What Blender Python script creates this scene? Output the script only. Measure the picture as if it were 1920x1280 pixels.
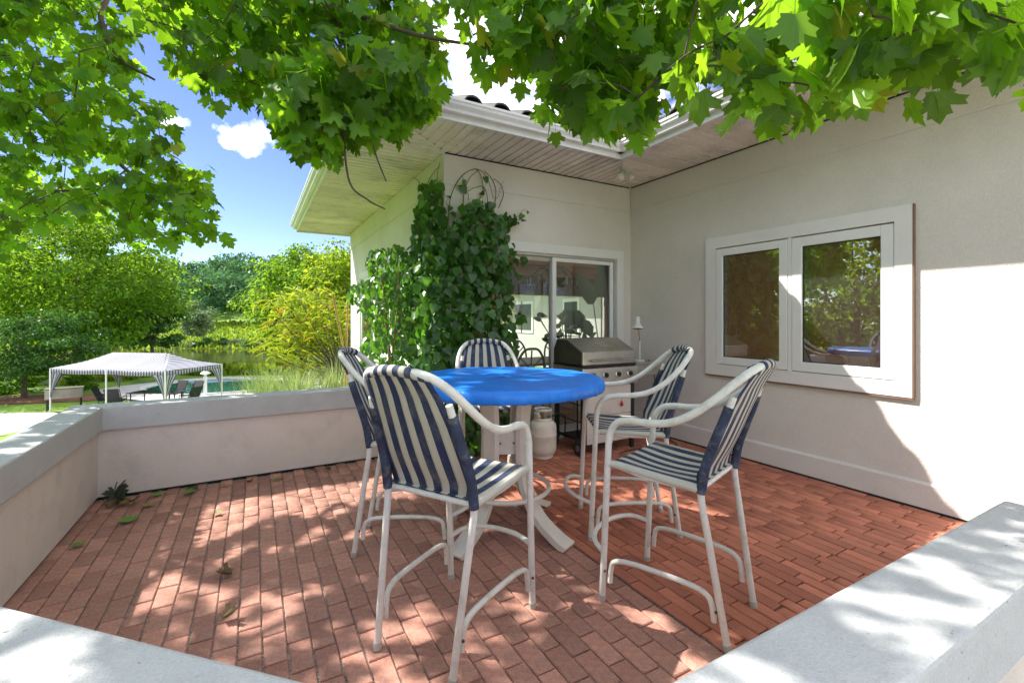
import bpy, bmesh, math, random
import numpy as np
from mathutils import Vector, Matrix
R = math.radians
rng = np.random.default_rng(7); random.seed(7)
scn = bpy.context.scene; COL = scn.collection
for o in list(bpy.data.objects): bpy.data.objects.remove(o)
# ------------------------------------------------------------------ camera
FPX, HOR, CAMH = 853.3, 598.0, 1.42           # focal length and horizon row of the 1920 px photograph, eye height
TH = math.atan(485/853.3)                     # the camera looks this far to the right of the +Y axis
cam = bpy.data.cameras.new('camera'); cam.sensor_width = 36; cam.lens = 36*FPX/1920
cam.shift_y = -(640-HOR)/1920; cam.clip_start = .05; cam.clip_end = 2000
camo = bpy.data.objects.new('camera', cam); COL.objects.link(camo)
camo.location = (0, 0, CAMH); camo.rotation_euler = (R(90), 0, -TH); scn.camera = camo
# ------------------------------------------------------------------ sun, sky, exposure
SUN = np.array([-1.0, .968, 1.374])           # towards the sun
EL = math.atan2(SUN[2], math.hypot(SUN[0], SUN[1])); AZ = math.atan2(SUN[0], SUN[1])
sl = bpy.data.lights.new('sun', 'SUN'); sl.energy = 3.45; sl.angle = R(.55); sl.color = (1, .955, .88)
so = bpy.data.objects.new('sun', sl); COL.objects.link(so); so.location = (-20, 20, 30)
so.rotation_euler = Vector(SUN).to_track_quat('Z', 'Y').to_euler()
world = bpy.data.worlds.new('World'); scn.world = world; world.use_nodes = True
scn.view_settings.view_transform = 'Standard'; scn.view_settings.look = 'None'
scn.view_settings.exposure = 1.58; scn.view_settings.gamma = 1.0
try: scn.view_settings.use_curve_mapping = False
except Exception: pass

F = np.array([math.sin(TH), math.cos(TH), 0]); RT = np.array([math.cos(TH), -math.sin(TH), 0]); UP = np.array([0, 0, 1.]); CAM = np.array([0, 0, CAMH])
def ray(x, y): return F+(x-960)/FPX*RT+(HOR-y)/FPX*UP
def atz(x, y, z): d = ray(x, y); return CAM+(z-CAMH)/d[2]*d
def atx(x, y, X): d = ray(x, y); return CAM+X/d[0]*d
def aty(x, y, Y): d = ray(x, y); return CAM+Y/d[1]*d
def atd(x, y, D): return CAM+ray(x, y)*D
def fr(f, r, z): return F*f+RT*r+UP*z          # forward / right / height
def pix(p): v = np.asarray(p)-CAM; D = v@F; return 960+FPX*(v@RT)/D, HOR-FPX*v[2]/D, D

# ------------------------------------------------------------------ node helpers
class NT:
    def __init__(s, tree): s.t = tree; s.n = tree.nodes; s.l = tree.links
    def new(s, typ, **kw):
        n = s.n.new(typ)
        for k, v in kw.items():
            if k[0] == '_': n.inputs[k[1:].replace('_', ' ')].default_value = v
            else: setattr(n, k, v)
        return n
    def link(s, a, b): s.l.new(a, b)
    def math(s, op, a, b=None, c=None, clamp=False):
        n = s.n.new('ShaderNodeMath'); n.operation = op; n.use_clamp = clamp
        for i, v in enumerate((a, b, c)):
            if v is None: continue
            if isinstance(v, (int, float)): n.inputs[i].default_value = v
            else: s.l.new(v, n.inputs[i])
        return n.outputs[0]
    def mix(s, fac, a, b, blend='MIX'):
        n = s.n.new('ShaderNodeMix'); n.data_type = 'RGBA'; n.blend_type = blend
        for sock, v in ((n.inputs[0], fac), (n.inputs[6], a), (n.inputs[7], b)):
            if isinstance(v, (int, float)): sock.default_value = v
            elif isinstance(v, tuple): sock.default_value = (*v, 1) if len(v) == 3 else v
            else: s.l.new(v, sock)
        return n.outputs[2]
    def noise(s, vec, scale, detail=3, rough=.55):
        n = s.n.new('ShaderNodeTexNoise'); n.inputs['Scale'].default_value = scale; n.inputs['Detail'].default_value = detail; n.inputs['Roughness'].default_value = rough
        if vec is not None: s.l.new(vec, n.inputs['Vector'])
        return n.outputs['Fac']
    def ramp(s, fac, lo, hi):
        n = s.n.new('ShaderNodeMapRange'); n.inputs[1].default_value = lo; n.inputs[2].default_value = hi; s.l.new(fac, n.inputs[0]); return n.outputs[0]
# ---- sky with fair-weather clouds; extra bright cover, mostly unseen, added as neutral fill
w = NT(world.node_tree); w.n.clear()
sky = w.new('ShaderNodeTexSky', sky_type='NISHITA', sun_disc=False, sun_elevation=EL, sun_rotation=AZ, altitude=1500, air_density=1.0, dust_density=.2, ozone_density=2.0)
geo = w.new('ShaderNodeNewGeometry')
tc = w.new('ShaderNodeTexCoord')
dirv = tc.outputs['Generated']
sep = w.new('ShaderNodeSeparateXYZ'); w.link(dirv, sep.inputs[0])
up = w.math('MAXIMUM', sep.outputs[2], .06)
comb = w.new('ShaderNodeCombineXYZ')
w.link(w.math('DIVIDE', sep.outputs[0], up), comb.inputs[0]); w.link(w.math('DIVIDE', sep.outputs[1], up), comb.inputs[1])
cn = w.noise(comb.outputs[0], 1.55, 7, .58)
cl = w.ramp(cn, .43, .68)
vm = w.new('ShaderNodeVectorMath', operation='DISTANCE'); w.link(dirv, vm.inputs[0]); d = ray(400, 290); vm.inputs[1].default_value = d/np.linalg.norm(d)
cl = w.math('MULTIPLY', cl, w.ramp(vm.outputs['Value'], .34, .60))
cn2 = w.noise(dirv, 26, 6, .6)
tot = cl
for (x, y, rad) in ((468, 258, .046), (430, 266, .022), (322, 228, .026), (860, 60, .11), (930, 150, .10), (1740, 60, .1), (1225, 185, .03)):
    d = ray(x, y); d = d/np.linalg.norm(d)
    vm = w.new('ShaderNodeVectorMath', operation='SUBTRACT'); w.link(dirv, vm.inputs[0]); vm.inputs[1].default_value = d
    sc = w.new('ShaderNodeVectorMath', operation='MULTIPLY'); w.link(vm.outputs[0], sc.inputs[0]); sc.inputs[1].default_value = (1, 1, 1.7)
    ln = w.new('ShaderNodeVectorMath', operation='LENGTH'); w.link(sc.outputs[0], ln.inputs[0])
    g = w.math('SUBTRACT', 1.0, w.math('DIVIDE', ln.outputs['Value'], rad))
    g = w.math('ADD', g, w.math('MULTIPLY', w.math('SUBTRACT', cn2, .5), 2.6))
    tot = w.math('MAXIMUM', tot, w.ramp(g, .0, 1.5))
tot = w.math('MULTIPLY', tot, w.ramp(sep.outputs[2], .02, .16))
bg = w.new('ShaderNodeBackground', _Strength=.15)
hs = w.new('ShaderNodeHueSaturation', _Hue=.52, _Saturation=1.12, _Value=.52); w.link(sky.outputs[0], hs.inputs['Color'])
cc = w.mix(w.math('MULTIPLY', tot, .93), hs.outputs[0], w.mix(w.ramp(cn2, .35, .65), (9.0, 9.0, 9.2), (12.0, 11.7, 11.4)))
w.link(cc, bg.inputs[0])
wo = w.new('ShaderNodeOutputWorld'); w.link(bg.outputs[0], wo.inputs[0])

# ------------------------------------------------------------------ materials
MATS = {}
def pm(name, col, rough=.6, var=.12, scale=6., bump=0., bscale=120., metal=0., col2=None, obj_rnd=0., attr_rnd=0., spec=.5, dirt=None, dirt_scale=3., dirt_amt=.5, coords='Object', bdist=.004, specks=0., grain=0., gscale=140.):
    if name in MATS: return MATS[name]
    m = bpy.data.materials.new(name); m.use_nodes = True; t = NT(m.node_tree); t.n.clear()
    out = t.new('ShaderNodeOutputMaterial'); b = t.new('ShaderNodeBsdfPrincipled'); t.link(b.outputs[0], out.inputs[0])
    c = t.new('ShaderNodeTexCoord').outputs[coords]
    n1 = t.noise(c, scale, 5)
    lo = tuple(x*(1-var) for x in col); hi = tuple(min(1, x*(1+var)) for x in (col2 or col))
    cl = t.mix(t.ramp(n1, .3, .7), lo, hi)
    if obj_rnd:
        rnd = t.new('ShaderNodeObjectInfo').outputs['Random']
        cl = t.mix(1, cl, t.mix(rnd, tuple([1-obj_rnd]*3), tuple([1+obj_rnd]*3)), 'MULTIPLY')
    if attr_rnd:
        a = t.new('ShaderNodeAttribute', attribute_name='rnd').outputs['Fac']
        cl = t.mix(1, cl, t.mix(a, tuple([1-attr_rnd]*3), tuple([1+attr_rnd]*3)), 'MULTIPLY')
    if dirt:
        n2 = t.noise(c, dirt_scale, 7, .7)
        cl = t.mix(t.math('MULTIPLY', t.ramp(n2, .5, .72), dirt_amt), cl, dirt)
    if grain:
        ng = t.noise(c, gscale, 4, .7); cl = t.mix(1, cl, t.mix(t.ramp(ng, .3, .7), tuple([1-grain]*3), tuple([1+grain]*3)), 'MULTIPLY')
    if specks:
        n3 = t.noise(c, 55, 2, .5); cl = t.mix(t.math('MULTIPLY', t.ramp(n3, .70, .76), specks), cl, (.06, .055, .045))
        n4 = t.noise(c, 2.2, 8, .75); cl = t.mix(t.math('MULTIPLY', t.ramp(n4, .55, .75), specks*.5), cl, tuple(x*.6 for x in col))
    t.link(cl, b.inputs['Base Color'])
    b.inputs['Roughness'].default_value = rough; b.inputs['Metallic'].default_value = metal; b.inputs['Specular IOR Level'].default_value = spec
    if bump:
        bn = t.new('ShaderNodeBump', _Strength=bump, _Distance=bdist); t.link(t.noise(c, bscale, 3), bn.inputs['Height']); t.link(bn.outputs[0], b.inputs['Normal'])
    MATS[name] = m; return m
def leafmat(name, col, tcol, var=.35, attr=True, tmix=.5, gloss=.06, hue=None, hueamt=.3):
    if name in MATS: return MATS[name]
    m = bpy.data.materials.new(name); m.use_nodes = True; t = NT(m.node_tree); t.n.clear()
    out = t.new('ShaderNodeOutputMaterial')
    r = t.new('ShaderNodeAttribute', attribute_name='rnd').outputs['Fac'] if attr else t.new('ShaderNodeObjectInfo').outputs['Random']
    k = t.mix(r, tuple([1-var]*3), tuple([1+var]*3))
    c1 = t.mix(1, (*col, 1), k, 'MULTIPLY'); c2 = t.mix(1, (*tcol, 1), k, 'MULTIPLY')
    if hue:
        h = t.math('MULTIPLY', t.ramp(t.math('FRACT', t.math('MULTIPLY', r, 17.3)), 1-hueamt, 1), .9)
        c1 = t.mix(h, c1, hue); c2 = t.mix(h, c2, tuple(min(1, x*1.6) for x in hue))
    # fine veins and blotches
    if not attr:
        sx = t.new('ShaderNodeSeparateXYZ'); t.link(t.new('ShaderNodeTexCoord').outputs['Object'], sx.inputs[0]); ax_ = t.math('ABSOLUTE', sx.outputs[0]); vn = None
        for a in (0, .66, 1.25):
            q = t.math('LESS_THAN', t.math('ABSOLUTE', t.math('SUBTRACT', t.math('MULTIPLY', ax_, math.cos(a)), t.math('MULTIPLY', sx.outputs[1], math.sin(a)))), .011)
            vn = q if vn is None else t.math('MAXIMUM', vn, q)
        side = t.math('LESS_THAN', t.math('FRACT', t.math('MULTIPLY', t.math('SUBTRACT', sx.outputs[1], t.math('MULTIPLY', ax_, .9)), 9)), .10)
        vn = t.math('MAXIMUM', vn, t.math('MULTIPLY', side, .45))
        c1 = t.mix(t.math('MULTIPLY', vn, .5), c1, tuple(min(1, x*2.2+.02) for x in col)); c2 = t.mix(t.math('MULTIPLY', vn, .45), c2, tuple(x*.45 for x in tcol))
    nz = t.noise(t.new('ShaderNodeTexCoord').outputs['Object'], 45, 3)
    c1 = t.mix(1, c1, t.mix(nz, (.8, .8, .8), (1.2, 1.2, 1.2)), 'MULTIPLY')
    d = t.new('ShaderNodeBsdfDiffuse'); t.link(c1, d.inputs[0])
    tr = t.new('ShaderNodeBsdfTranslucent'); t.link(c2, tr.inputs[0])
    mx = t.new('ShaderNodeMixShader'); mx.inputs[0].default_value = tmix; t.link(d.outputs[0], mx.inputs[1]); t.link(tr.outputs[0], mx.inputs[2])
    g = t.new('ShaderNodeBsdfGlossy'); g.inputs['Roughness'].default_value = .38; g.inputs[0].default_value = (.9, .95, .9, 1)
    m2 = t.new('ShaderNodeMixShader'); m2.inputs[0].default_value = gloss; t.link(mx.outputs[0], m2.inputs[1]); t.link(g.outputs[0], m2.inputs[2])
    t.link(m2.outputs[0], out.inputs[0]); MATS[name] = m; return m
def glassmat(name, tint=(.93, .95, .94), dust=.05, ior=1.5, boost=1.0):
    if name in MATS: return MATS[name]
    m = bpy.data.materials.new(name); m.use_nodes = True; t = NT(m.node_tree); t.n.clear()
    out = t.new('ShaderNodeOutputMaterial')
    tr = t.new('ShaderNodeBsdfTransparent'); tr.inputs[0].default_value = (*tint, 1)
    gl = t.new('ShaderNodeBsdfGlossy'); gl.inputs['Roughness'].default_value = .004
    bn = t.new('ShaderNodeBump', _Strength=.03, _Distance=.004); co = t.new('ShaderNodeTexCoord').outputs['Object']
    t.link(t.noise(co, 5, 2), bn.inputs['Height']); t.link(bn.outputs[0], gl.inputs['Normal'])
    fz = t.new('ShaderNodeFresnel', _IOR=ior)
    mx = t.new('ShaderNodeMixShader'); t.link(t.math('MULTIPLY', fz.outputs[0], boost, clamp=True), mx.inputs[0]); t.link(tr.outputs[0], mx.inputs[1]); t.link(gl.outputs[0], mx.inputs[2])
    df = t.new('ShaderNodeBsdfDiffuse'); df.inputs[0].default_value = (.7, .72, .7, 1)
    m2 = t.new('ShaderNodeMixShader'); t.link(t.math('MULTIPLY', t.ramp(t.noise(co, 30, 6, .75), .2, .8), dust*2), m2.inputs[0])
    t.link(mx.outputs[0], m2.inputs[1]); t.link(df.outputs[0], m2.inputs[2]); t.link(m2.outputs[0], out.inputs[0])
    MATS[name] = m; return m
def stripemat(name, dark, light, period, duty=.52, dirt=.35, plain=False, rough=.8):
    m = bpy.data.materials.new(name); m.use_nodes = True; t = NT(m.node_tree); t.n.clear()
    out = t.new('ShaderNodeOutputMaterial'); b = t.new('ShaderNodeBsdfPrincipled'); t.link(b.outputs[0], out.inputs[0])
    tcn = t.new('ShaderNodeTexCoord'); s = t.new('ShaderNodeSeparateXYZ'); t.link(tcn.outputs['UV'], s.inputs[0])
    fr_ = t.math('FRACT', t.math('ADD', t.math('DIVIDE', s.outputs[0], period), .5+duty/2))
    k = t.math('LESS_THAN', fr_, duty)
    # thin tan edge threads beside the light bands and a small zigzag weave
    edge = t.math('LESS_THAN', t.math('ABSOLUTE', t.math('SUBTRACT', fr_, duty+.05)), .025)
    zz = t.math('PINGPONG', t.math('MULTIPLY', s.outputs[1], 1), .008)
    weave = t.math('GREATER_THAN', t.math('FRACT', t.math('ADD', t.math('MULTIPLY', s.outputs[0], 90), t.math('MULTIPLY', zz, 120))), .62)
    lc = t.mix(t.math('MULTIPLY', weave, .28), light, tuple(x*.35 for x in light))
    lc = t.mix(t.math('MULTIPLY', edge, .5), lc, (.32, .22, .12))
    c = t.mix(k, lc, dark)
    co = tcn.outputs['Object']
    nz = t.noise(co, 9, 6, .7); c = t.mix(t.math('MULTIPLY', t.ramp(nz, .48, .75), dirt), c, (.30, .29, .22))
    sp = t.noise(co, 120, 4, .7)
    if plain: c = t.mix(k, light, dark)
    else: c = t.mix(t.math('MULTIPLY', t.ramp(sp, .62, .75), .35), c, (.5, .48, .42))
    t.link(c, b.inputs['Base Color']); b.inputs['Roughness'].default_value = rough
    bn = t.new('ShaderNodeBump', _Strength=.35, _Distance=.001); t.link(t.noise(co, 420, 2), bn.inputs['Height']); t.link(bn.outputs[0], b.inputs['Normal'])
    MATS[name] = m; return m

# ------------------------------------------------------------------ mesh helpers
ORG = {}
def new_obj(name, me, mat, parent=None):
    o = bpy.data.objects.new(name, me); COL.objects.link(o)
    if mat is not None:
        me.materials.clear(); me.materials.append(mat)
    if parent is not None: o.parent = parent
    return o
def thing(name, label, cat, loc=(0, 0, 0), rz=0, group=None):
    o = bpy.data.objects.new(name, None); COL.objects.link(o); o.empty_display_size = .1
    o.location = loc; o.rotation_euler = (0, 0, rz); o['label'] = label; o['category'] = cat
    if group: o['group'] = group
    ORG[o] = np.array(loc, float); return o
def tag(o, label, cat, group=None):
    o['label'] = label; o['category'] = cat
    if group: o['group'] = group
    return o
def crom(P, n=6):
    P = [np.array(p, float) for p in P]; P = [2*P[0]-P[1]]+P+[2*P[-1]-P[-2]]; out = []
    for i in range(1, len(P)-2):
        a, b, c, d = P[i-1:i+3]
        for k in range(n):
            t = k/n; out.append(.5*((2*b)+(c-a)*t+(2*a-5*b+4*c-d)*t*t+(3*b-a-3*c+d)*t**3))
    out.append(P[-2]); return out
class MB:
    def __init__(s): s.v = []; s.f = []; s.uv = {}
    def add(s, V, Fs):
        b = len(s.v); s.v += [tuple(map(float, p)) for p in V]; s.f += [tuple(b+i for i in q) for q in Fs]; return s
    def box(s, a, b):
        (x0, y0, z0), (x1, y1, z1) = a, b
        x0, x1 = sorted((x0, x1)); y0, y1 = sorted((y0, y1)); z0, z1 = sorted((z0, z1))
        return s.add([(x0, y0, z0), (x1, y0, z0), (x1, y1, z0), (x0, y1, z0), (x0, y0, z1), (x1, y0, z1), (x1, y1, z1), (x0, y1, z1)],
                     [(3, 2, 1, 0), (4, 5, 6, 7), (0, 1, 5, 4), (1, 2, 6, 5), (2, 3, 7, 6), (3, 0, 4, 7)])
    def obox(s, c, ax, ay, az):
        c, ax, ay, az = [np.array(q, float) for q in (c, ax, ay, az)]
        V = [c+i*ax+j*ay+k*az for k in (-1, 1) for i, j in ((-1, -1), (1, -1), (1, 1), (-1, 1))]
        return s.add(V, [(3, 2, 1, 0), (4, 5, 6, 7), (0, 1, 5, 4), (1, 2, 6, 5), (2, 3, 7, 6), (3, 0, 4, 7)])
    def prism(s, poly, z0, z1):
        n = len(poly); V = [(x, y, z0) for x, y in poly]+[(x, y, z1) for x, y in poly]
        return s.add(V, [tuple(range(n))[::-1], tuple(range(n, 2*n))]+[(i, (i+1) % n, n+(i+1) % n, n+i) for i in range(n)])
    def extr(s, prof, A, B, U, W):
        # profile (u, w) swept from A to B
        A, B, U, W = [np.array(q, float) for q in (A, B, U, W)]; n = len(prof)
        V = [A+u*U+w_*W for u, w_ in prof]+[B+u*U+w_*W for u, w_ in prof]
        return s.add(V, [tuple(range(n))[::-1], tuple(range(n, 2*n))]+[(i, (i+1) % n, n+(i+1) % n, n+i) for i in range(n)])
    def tube(s, P, r, n=8, cap=True, smooth=0):
        if smooth: P = crom(P, smooth)
        P = [np.array(p, float) for p in P]; m = len(P)
        rr = list(r) if hasattr(r, '__len__') else [r]*m
        if len(rr) != m: rr = list(np.interp(np.linspace(0, 1, m), np.linspace(0, 1, len(rr)), rr))
        T = [P[min(i+1, m-1)]-P[max(i-1, 0)] for i in range(m)]; T = [t/(np.linalg.norm(t)+1e-9) for t in T]
        ref = np.array([0, 0, 1.]) if abs(T[0][2]) < .9 else np.array([1., 0, 0])
        u = np.cross(T[0], ref); u /= np.linalg.norm(u); V = []
        for i in range(m):
            u = u-T[i]*(u@T[i]); u /= np.linalg.norm(u)+1e-9; v = np.cross(T[i], u)
            for k in range(n):
                a = 2*math.pi*k/n; V.append(P[i]+rr[i]*(math.cos(a)*u+math.sin(a)*v))
        Fs = [(i*n+k, i*n+(k+1) % n, (i+1)*n+(k+1) % n, (i+1)*n+k) for i in range(m-1) for k in range(n)]
        if cap: Fs += [tuple(range(n))[::-1], tuple((m-1)*n+k for k in range(n))]
        return s.add(V, Fs)
    def lathe(s, prof, c=(0, 0, 0), n=24, axis=None):
        c = np.array(c, float); m = len(prof)
        A = np.array(axis if axis is not None else (0, 0, 1.), float); A /= np.linalg.norm(A)
        u = np.cross(A, (0, 1., 0) if abs(A[1]) < .9 else (1., 0, 0)); u /= np.linalg.norm(u); v = np.cross(A, u)
        V = [c+A*z+max(r, 1e-4)*(math.cos(2*math.pi*k/n)*u+math.sin(2*math.pi*k/n)*v) for r, z in prof for k in range(n)]
        Fs = [(i*n+k, i*n+(k+1) % n, (i+1)*n+(k+1) % n, (i+1)*n+k) for i in range(m-1) for k in range(n)]
        Fs += [tuple(range(n))[::-1], tuple((m-1)*n+k for k in range(n))]
        return s.add(V, Fs)
    def grid(s, fn, nu, nv, uvf=None, thick=None):
        b = len(s.v)
        for j in range(nv+1):
            for i in range(nu+1):
                u, v = i/nu, j/nv
                if uvf: s.uv[len(s.v)] = uvf(u, v)
                s.v.append(tuple(map(float, fn(u, v))))
        s.f += [(b+j*(nu+1)+i, b+j*(nu+1)+i+1, b+(j+1)*(nu+1)+i+1, b+(j+1)*(nu+1)+i) for j in range(nv) for i in range(nu)]
        return s
    def mesh(s, name, smooth=False, org=None):
        V = np.array(s.v, float)
        if org is not None: V = V-org
        me = bpy.data.meshes.new(name); me.from_pydata(V.tolist(), [], s.f)
        if s.uv:
            ul = me.uv_layers.new(name='uv')
            for lp in me.loops: ul.data[lp.index].uv = s.uv.get(lp.vertex_index, (0, 0))
        if smooth: me.polygons.foreach_set('use_smooth', [True]*len(me.polygons))
        me.update(); return me
    def build(s, name, mat, parent=None, smooth=False, bevel=0., loc=None, solid=0., auto=None):
        org = None
        if parent is not None:
            p = parent
            while p.parent is not None: p = p.parent
            org = ORG.get(p)
        if parent is None and loc is not None: org = np.array(loc, float)
        o = new_obj(name, s.mesh(name, smooth, org), mat, parent)
        if parent is None and loc is not None: o.location = loc; ORG[o] = np.array(loc, float)
        if solid:
            md = o.modifiers.new('solid', 'SOLIDIFY'); md.thickness = solid; md.offset = 0
        if bevel:
            md = o.modifiers.new('bevel', 'BEVEL'); md.width = bevel; md.segments = 2; md.limit_method = 'ANGLE'; md.angle_limit = R(40)
        if auto is not None:
            o.data.polygons.foreach_set('use_smooth', [True]*len(o.data.polygons))
            try: o.data.set_sharp_from_angle(angle=R(auto))
            except Exception: pass
        return o
def struct(o): o['kind'] = 'structure'; return o
def stuff(o): o['kind'] = 'stuff'; return o
def instmesh(name, tv, tf, M, T, rnd, mats=None):
    """one mesh made of N copies of a template: tv (V,3), tf faces, M (N,3,3), T (N,3)"""
    tv = np.asarray(tv, float); N = len(T); V = len(tv)
    co = np.einsum('nij,vj->nvi', M, tv)+T[:, None, :]
    lt = np.array([len(f) for f in tf]); flat = np.concatenate([np.array(f) for f in tf])
    me = bpy.data.meshes.new(name); me.vertices.add(N*V); me.vertices.foreach_set('co', co.reshape(-1).astype(np.float32))
    me.loops.add(N*len(flat)); me.loops.foreach_set('vertex_index', (flat[None, :]+(np.arange(N)*V)[:, None]).reshape(-1).astype(np.int32))
    tot = np.tile(lt, N); st = np.concatenate([[0], np.cumsum(tot)[:-1]])
    me.polygons.add(len(tot)); me.polygons.foreach_set('loop_start', st.astype(np.int32)); me.polygons.foreach_set('loop_total', tot.astype(np.int32))
    a = me.attributes.new('rnd', 'FLOAT', 'POINT'); a.data.foreach_set('value', np.repeat(rnd, V).astype(np.float32))
    me.update(calc_edges=True); return me
def frames(tip, nrm):
    """rotation matrices: local y = tip, local z ~ nrm"""
    y = tip/np.linalg.norm(tip, axis=1, keepdims=True)
    x = np.cross(y, nrm); x /= np.linalg.norm(x, axis=1, keepdims=True)+1e-9
    z = np.cross(x, y); return np.stack([x, y, z], axis=2)
# ------------------------------------------------------------------ palette
STUC = pm('stucco', (.70, .65, .59), .9, .05, 1.2, bump=.8, bscale=85, grain=.07, gscale=85, col2=(.72, .675, .62), bdist=.006, dirt=(.40, .36, .31), dirt_scale=1.3, dirt_amt=.16)
STUC2 = pm('stucco_parapet', (.70, .635, .565), .9, grain=.06, gscale=120, var=.05, scale=2.0, bump=.5, bscale=150, bdist=.004, dirt=(.30, .26, .21), dirt_scale=5, dirt_amt=.22)
COPE = pm('coping_paint', (.52, .53, .525), .8, .06, 3, specks=.6, grain=.10, gscale=130, bump=.8, bscale=170, bdist=.004, dirt=(.33, .34, .32), dirt_scale=9, dirt_amt=.22)
TRIM = pm('white_trim', (.78, .76, .73), .55, .03, 2, dirt=(.5, .47, .42), dirt_scale=6, dirt_amt=.15)
VINYL = pm('white_vinyl', (.80, .80, .78), .4, .02, 2)
SOFF = pm('soffit_vinyl', (.74, .65, .58), .6, .10, 1.5, obj_rnd=.10, dirt=(.22, .19, .16), dirt_scale=2.6, dirt_amt=.55)
GUTT = pm('gutter_aluminium', (.76, .74, .71), .35, .05, 2, dirt=(.4, .36, .3), dirt_scale=5, dirt_amt=.25)
TILE = pm('roof_tile', (.075, .07, .068), .75, .25, 8, obj_rnd=.25, bump=.4, bscale=60, dirt=(.2, .13, .09), dirt_scale=7, dirt_amt=.5)
DARK = pm('gap_shade', (.03, .026, .022), .9)  # near black, stands in for shade inside gaps
ALU = pm('aluminium', (.55, .53, .50), .4, .1, 6, metal=.5, dirt=(.4, .36, .3), dirt_scale=10, dirt_amt=.3)
INW = pm('interior_ochre', (.74, .36, .11), .8, .08, 1.5)
WOOD = pm('brown_wood', (.24, .105, .04), .5, .3, 5)
GLASS = glassmat('window_glass', dust=.02, boost=1.6)
GLASS2 = glassmat('casement_glass', tint=(.94, .93, .9), dust=.03, boost=6.0)
WPNT = pm('chair_white_paint', (.74, .73, .68), .38, .06, 5, dirt=(.34, .31, .22), dirt_scale=14, dirt_amt=.5)
PLAS = pm('table_white_plastic', (.78, .74, .67), .45, .04, 4, dirt=(.5, .44, .35), dirt_scale=8, dirt_amt=.3)
BLACK = pm('black_metal', (.015, .015, .016), .5, .2, 8)
STEEL = pm('brushed_steel', (.52, .50, .46), .3, .15, 4, metal=.85, dirt=(.25, .19, .12), dirt_scale=9, dirt_amt=.5)
RUB = pm('rubber', (.025, .025, .025), .8)
BARK = pm('bark', (.12, .085, .06), .9, .35, 14, bump=.6, bscale=40)
TWIG = pm('twig', (.085, .055, .045), .85, .3, 20)

# ------------------------------------------------------------------ house
WX, WY, XL = 4.346, 4.47, 1.73
SZ = 3.15; EY, EX, EXL = 3.65, 3.41, .74; YF = 9.8; YN = -3.2
house = thing('house', 'off-white stucco house with deep panelled eaves and dark tiled roof', 'house')
WT = .16
wb = MB()
wy0, wy1, wz0, wz1 = 1.60, 3.17, .94, 2.175                       # casement opening in the right-hand wall
wb.box((WX, YN, .0), (WX+WT, wy0, SZ)).box((WX, wy1, 0), (WX+WT, WY, SZ)).box((WX, wy0, 0), (WX+WT, wy1, wz0)).box((WX, wy0, wz1), (WX+WT, wy1, SZ))
wb.build('wall', STUC, house)
dx0, dx1, dz1 = 2.18, 4.085, 2.19                                 # sliding door opening in the back wall
wb = MB().box((XL, WY, 0), (dx0, WY+WT, SZ)).box((dx1, WY, 0), (WX+WT, WY+WT, SZ)).box((dx0, WY, dz1), (dx1, WY+WT, SZ)).box((dx0, WY, -.02), (dx1, WY+WT, .03))
wb.build('wall', STUC, house)
sy0, sy1, sz0, sz1 = 5.5, 8.6, .85, 2.15
wb = MB().box((XL, WY+WT, -1.2), (XL+WT, sy0, SZ)).box((XL, sy1, -1.2), (XL+WT, YF-.1, SZ)).box((XL, sy0, -1.2), (XL+WT, sy1, sz0)).box((XL, sy0, sz1), (XL+WT, sy1, SZ)); wb.build('wall', STUC, house)
sw = MB()
for a, b in (((sy0-.1, sz0-.1), (sy0, sz1+.1)), ((sy1, sz0-.1), (sy1+.1, sz1+.1)), ((sy0, sz1), (sy1, sz1+.1)), ((sy0, sz0-.1), (sy1, sz0))): sw.box((XL-.035, a[0], a[1]), (XL-.001, b[0], b[1]))
sw = sw.build('window', TRIM, house)
for k in range(3):
    a, b = sy0+(sy1-sy0)*k/3, sy0+(sy1-sy0)*(k+1)/3
    MB().box((XL-.02, a+.001, sz0), (XL+.03, a+.07, sz1)).box((XL-.02, b-.07, sz0), (XL+.03, b-.001, sz1)).box((XL-.02, a+.071, sz0), (XL+.03, b-.071, sz0+.07)).box((XL-.02, a+.071, sz1-.07), (XL+.03, b-.071, sz1)).build('sash', VINYL, sw)
    MB().box((XL, a+.07, sz0+.07), (XL+.005, b-.07, sz1-.07)).build('pane', GLASS, sw)
MB().box((XL+WT, YF-.26, -1.2), (5.0, YF-.1, SZ)).box((5.0, YF-.26, 2.1), (8.4, YF-.1, SZ)).box((8.4, YF-.26, -1.2), (11, YF-.1, SZ)).build('wall', STUC, house)
# frieze bands and plinth, proud of the wall
MB().box((WX-.012, YN, 2.85), (WX-.001, WY-.013, SZ-.004)).box((XL-.012, WY-.012, 2.83), (WX-.013, WY-.001, SZ-.004)).box((XL-.012, WY, 2.83), (XL-.001, YF-.1, SZ-.004)).build('frieze', STUC, house, bevel=.004)
MB().extr([(0, .02), (.028, .02), (.028, .195), (.004, .212), (0, .212)], (WX-.001, YN, 0), (WX-.001, WY-.03, 0), (-1, 0, 0), (0, 0, 1)).extr([(0, .02), (.028, .02), (.028, .195), (.004, .212), (0, .212)], (2.0, WY-.001, 0), (2.06, WY-.001, 0), (0, -1, 0), (0, 0, 1)).build('plinth', STUC, house)
MB().box((WX-.024, YN, .0), (WX-.0005, WY-.05, .019)).build('wall_gap_shade', DARK, house)  # near-black strip paints the shade of the gap at the wall foot
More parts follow.
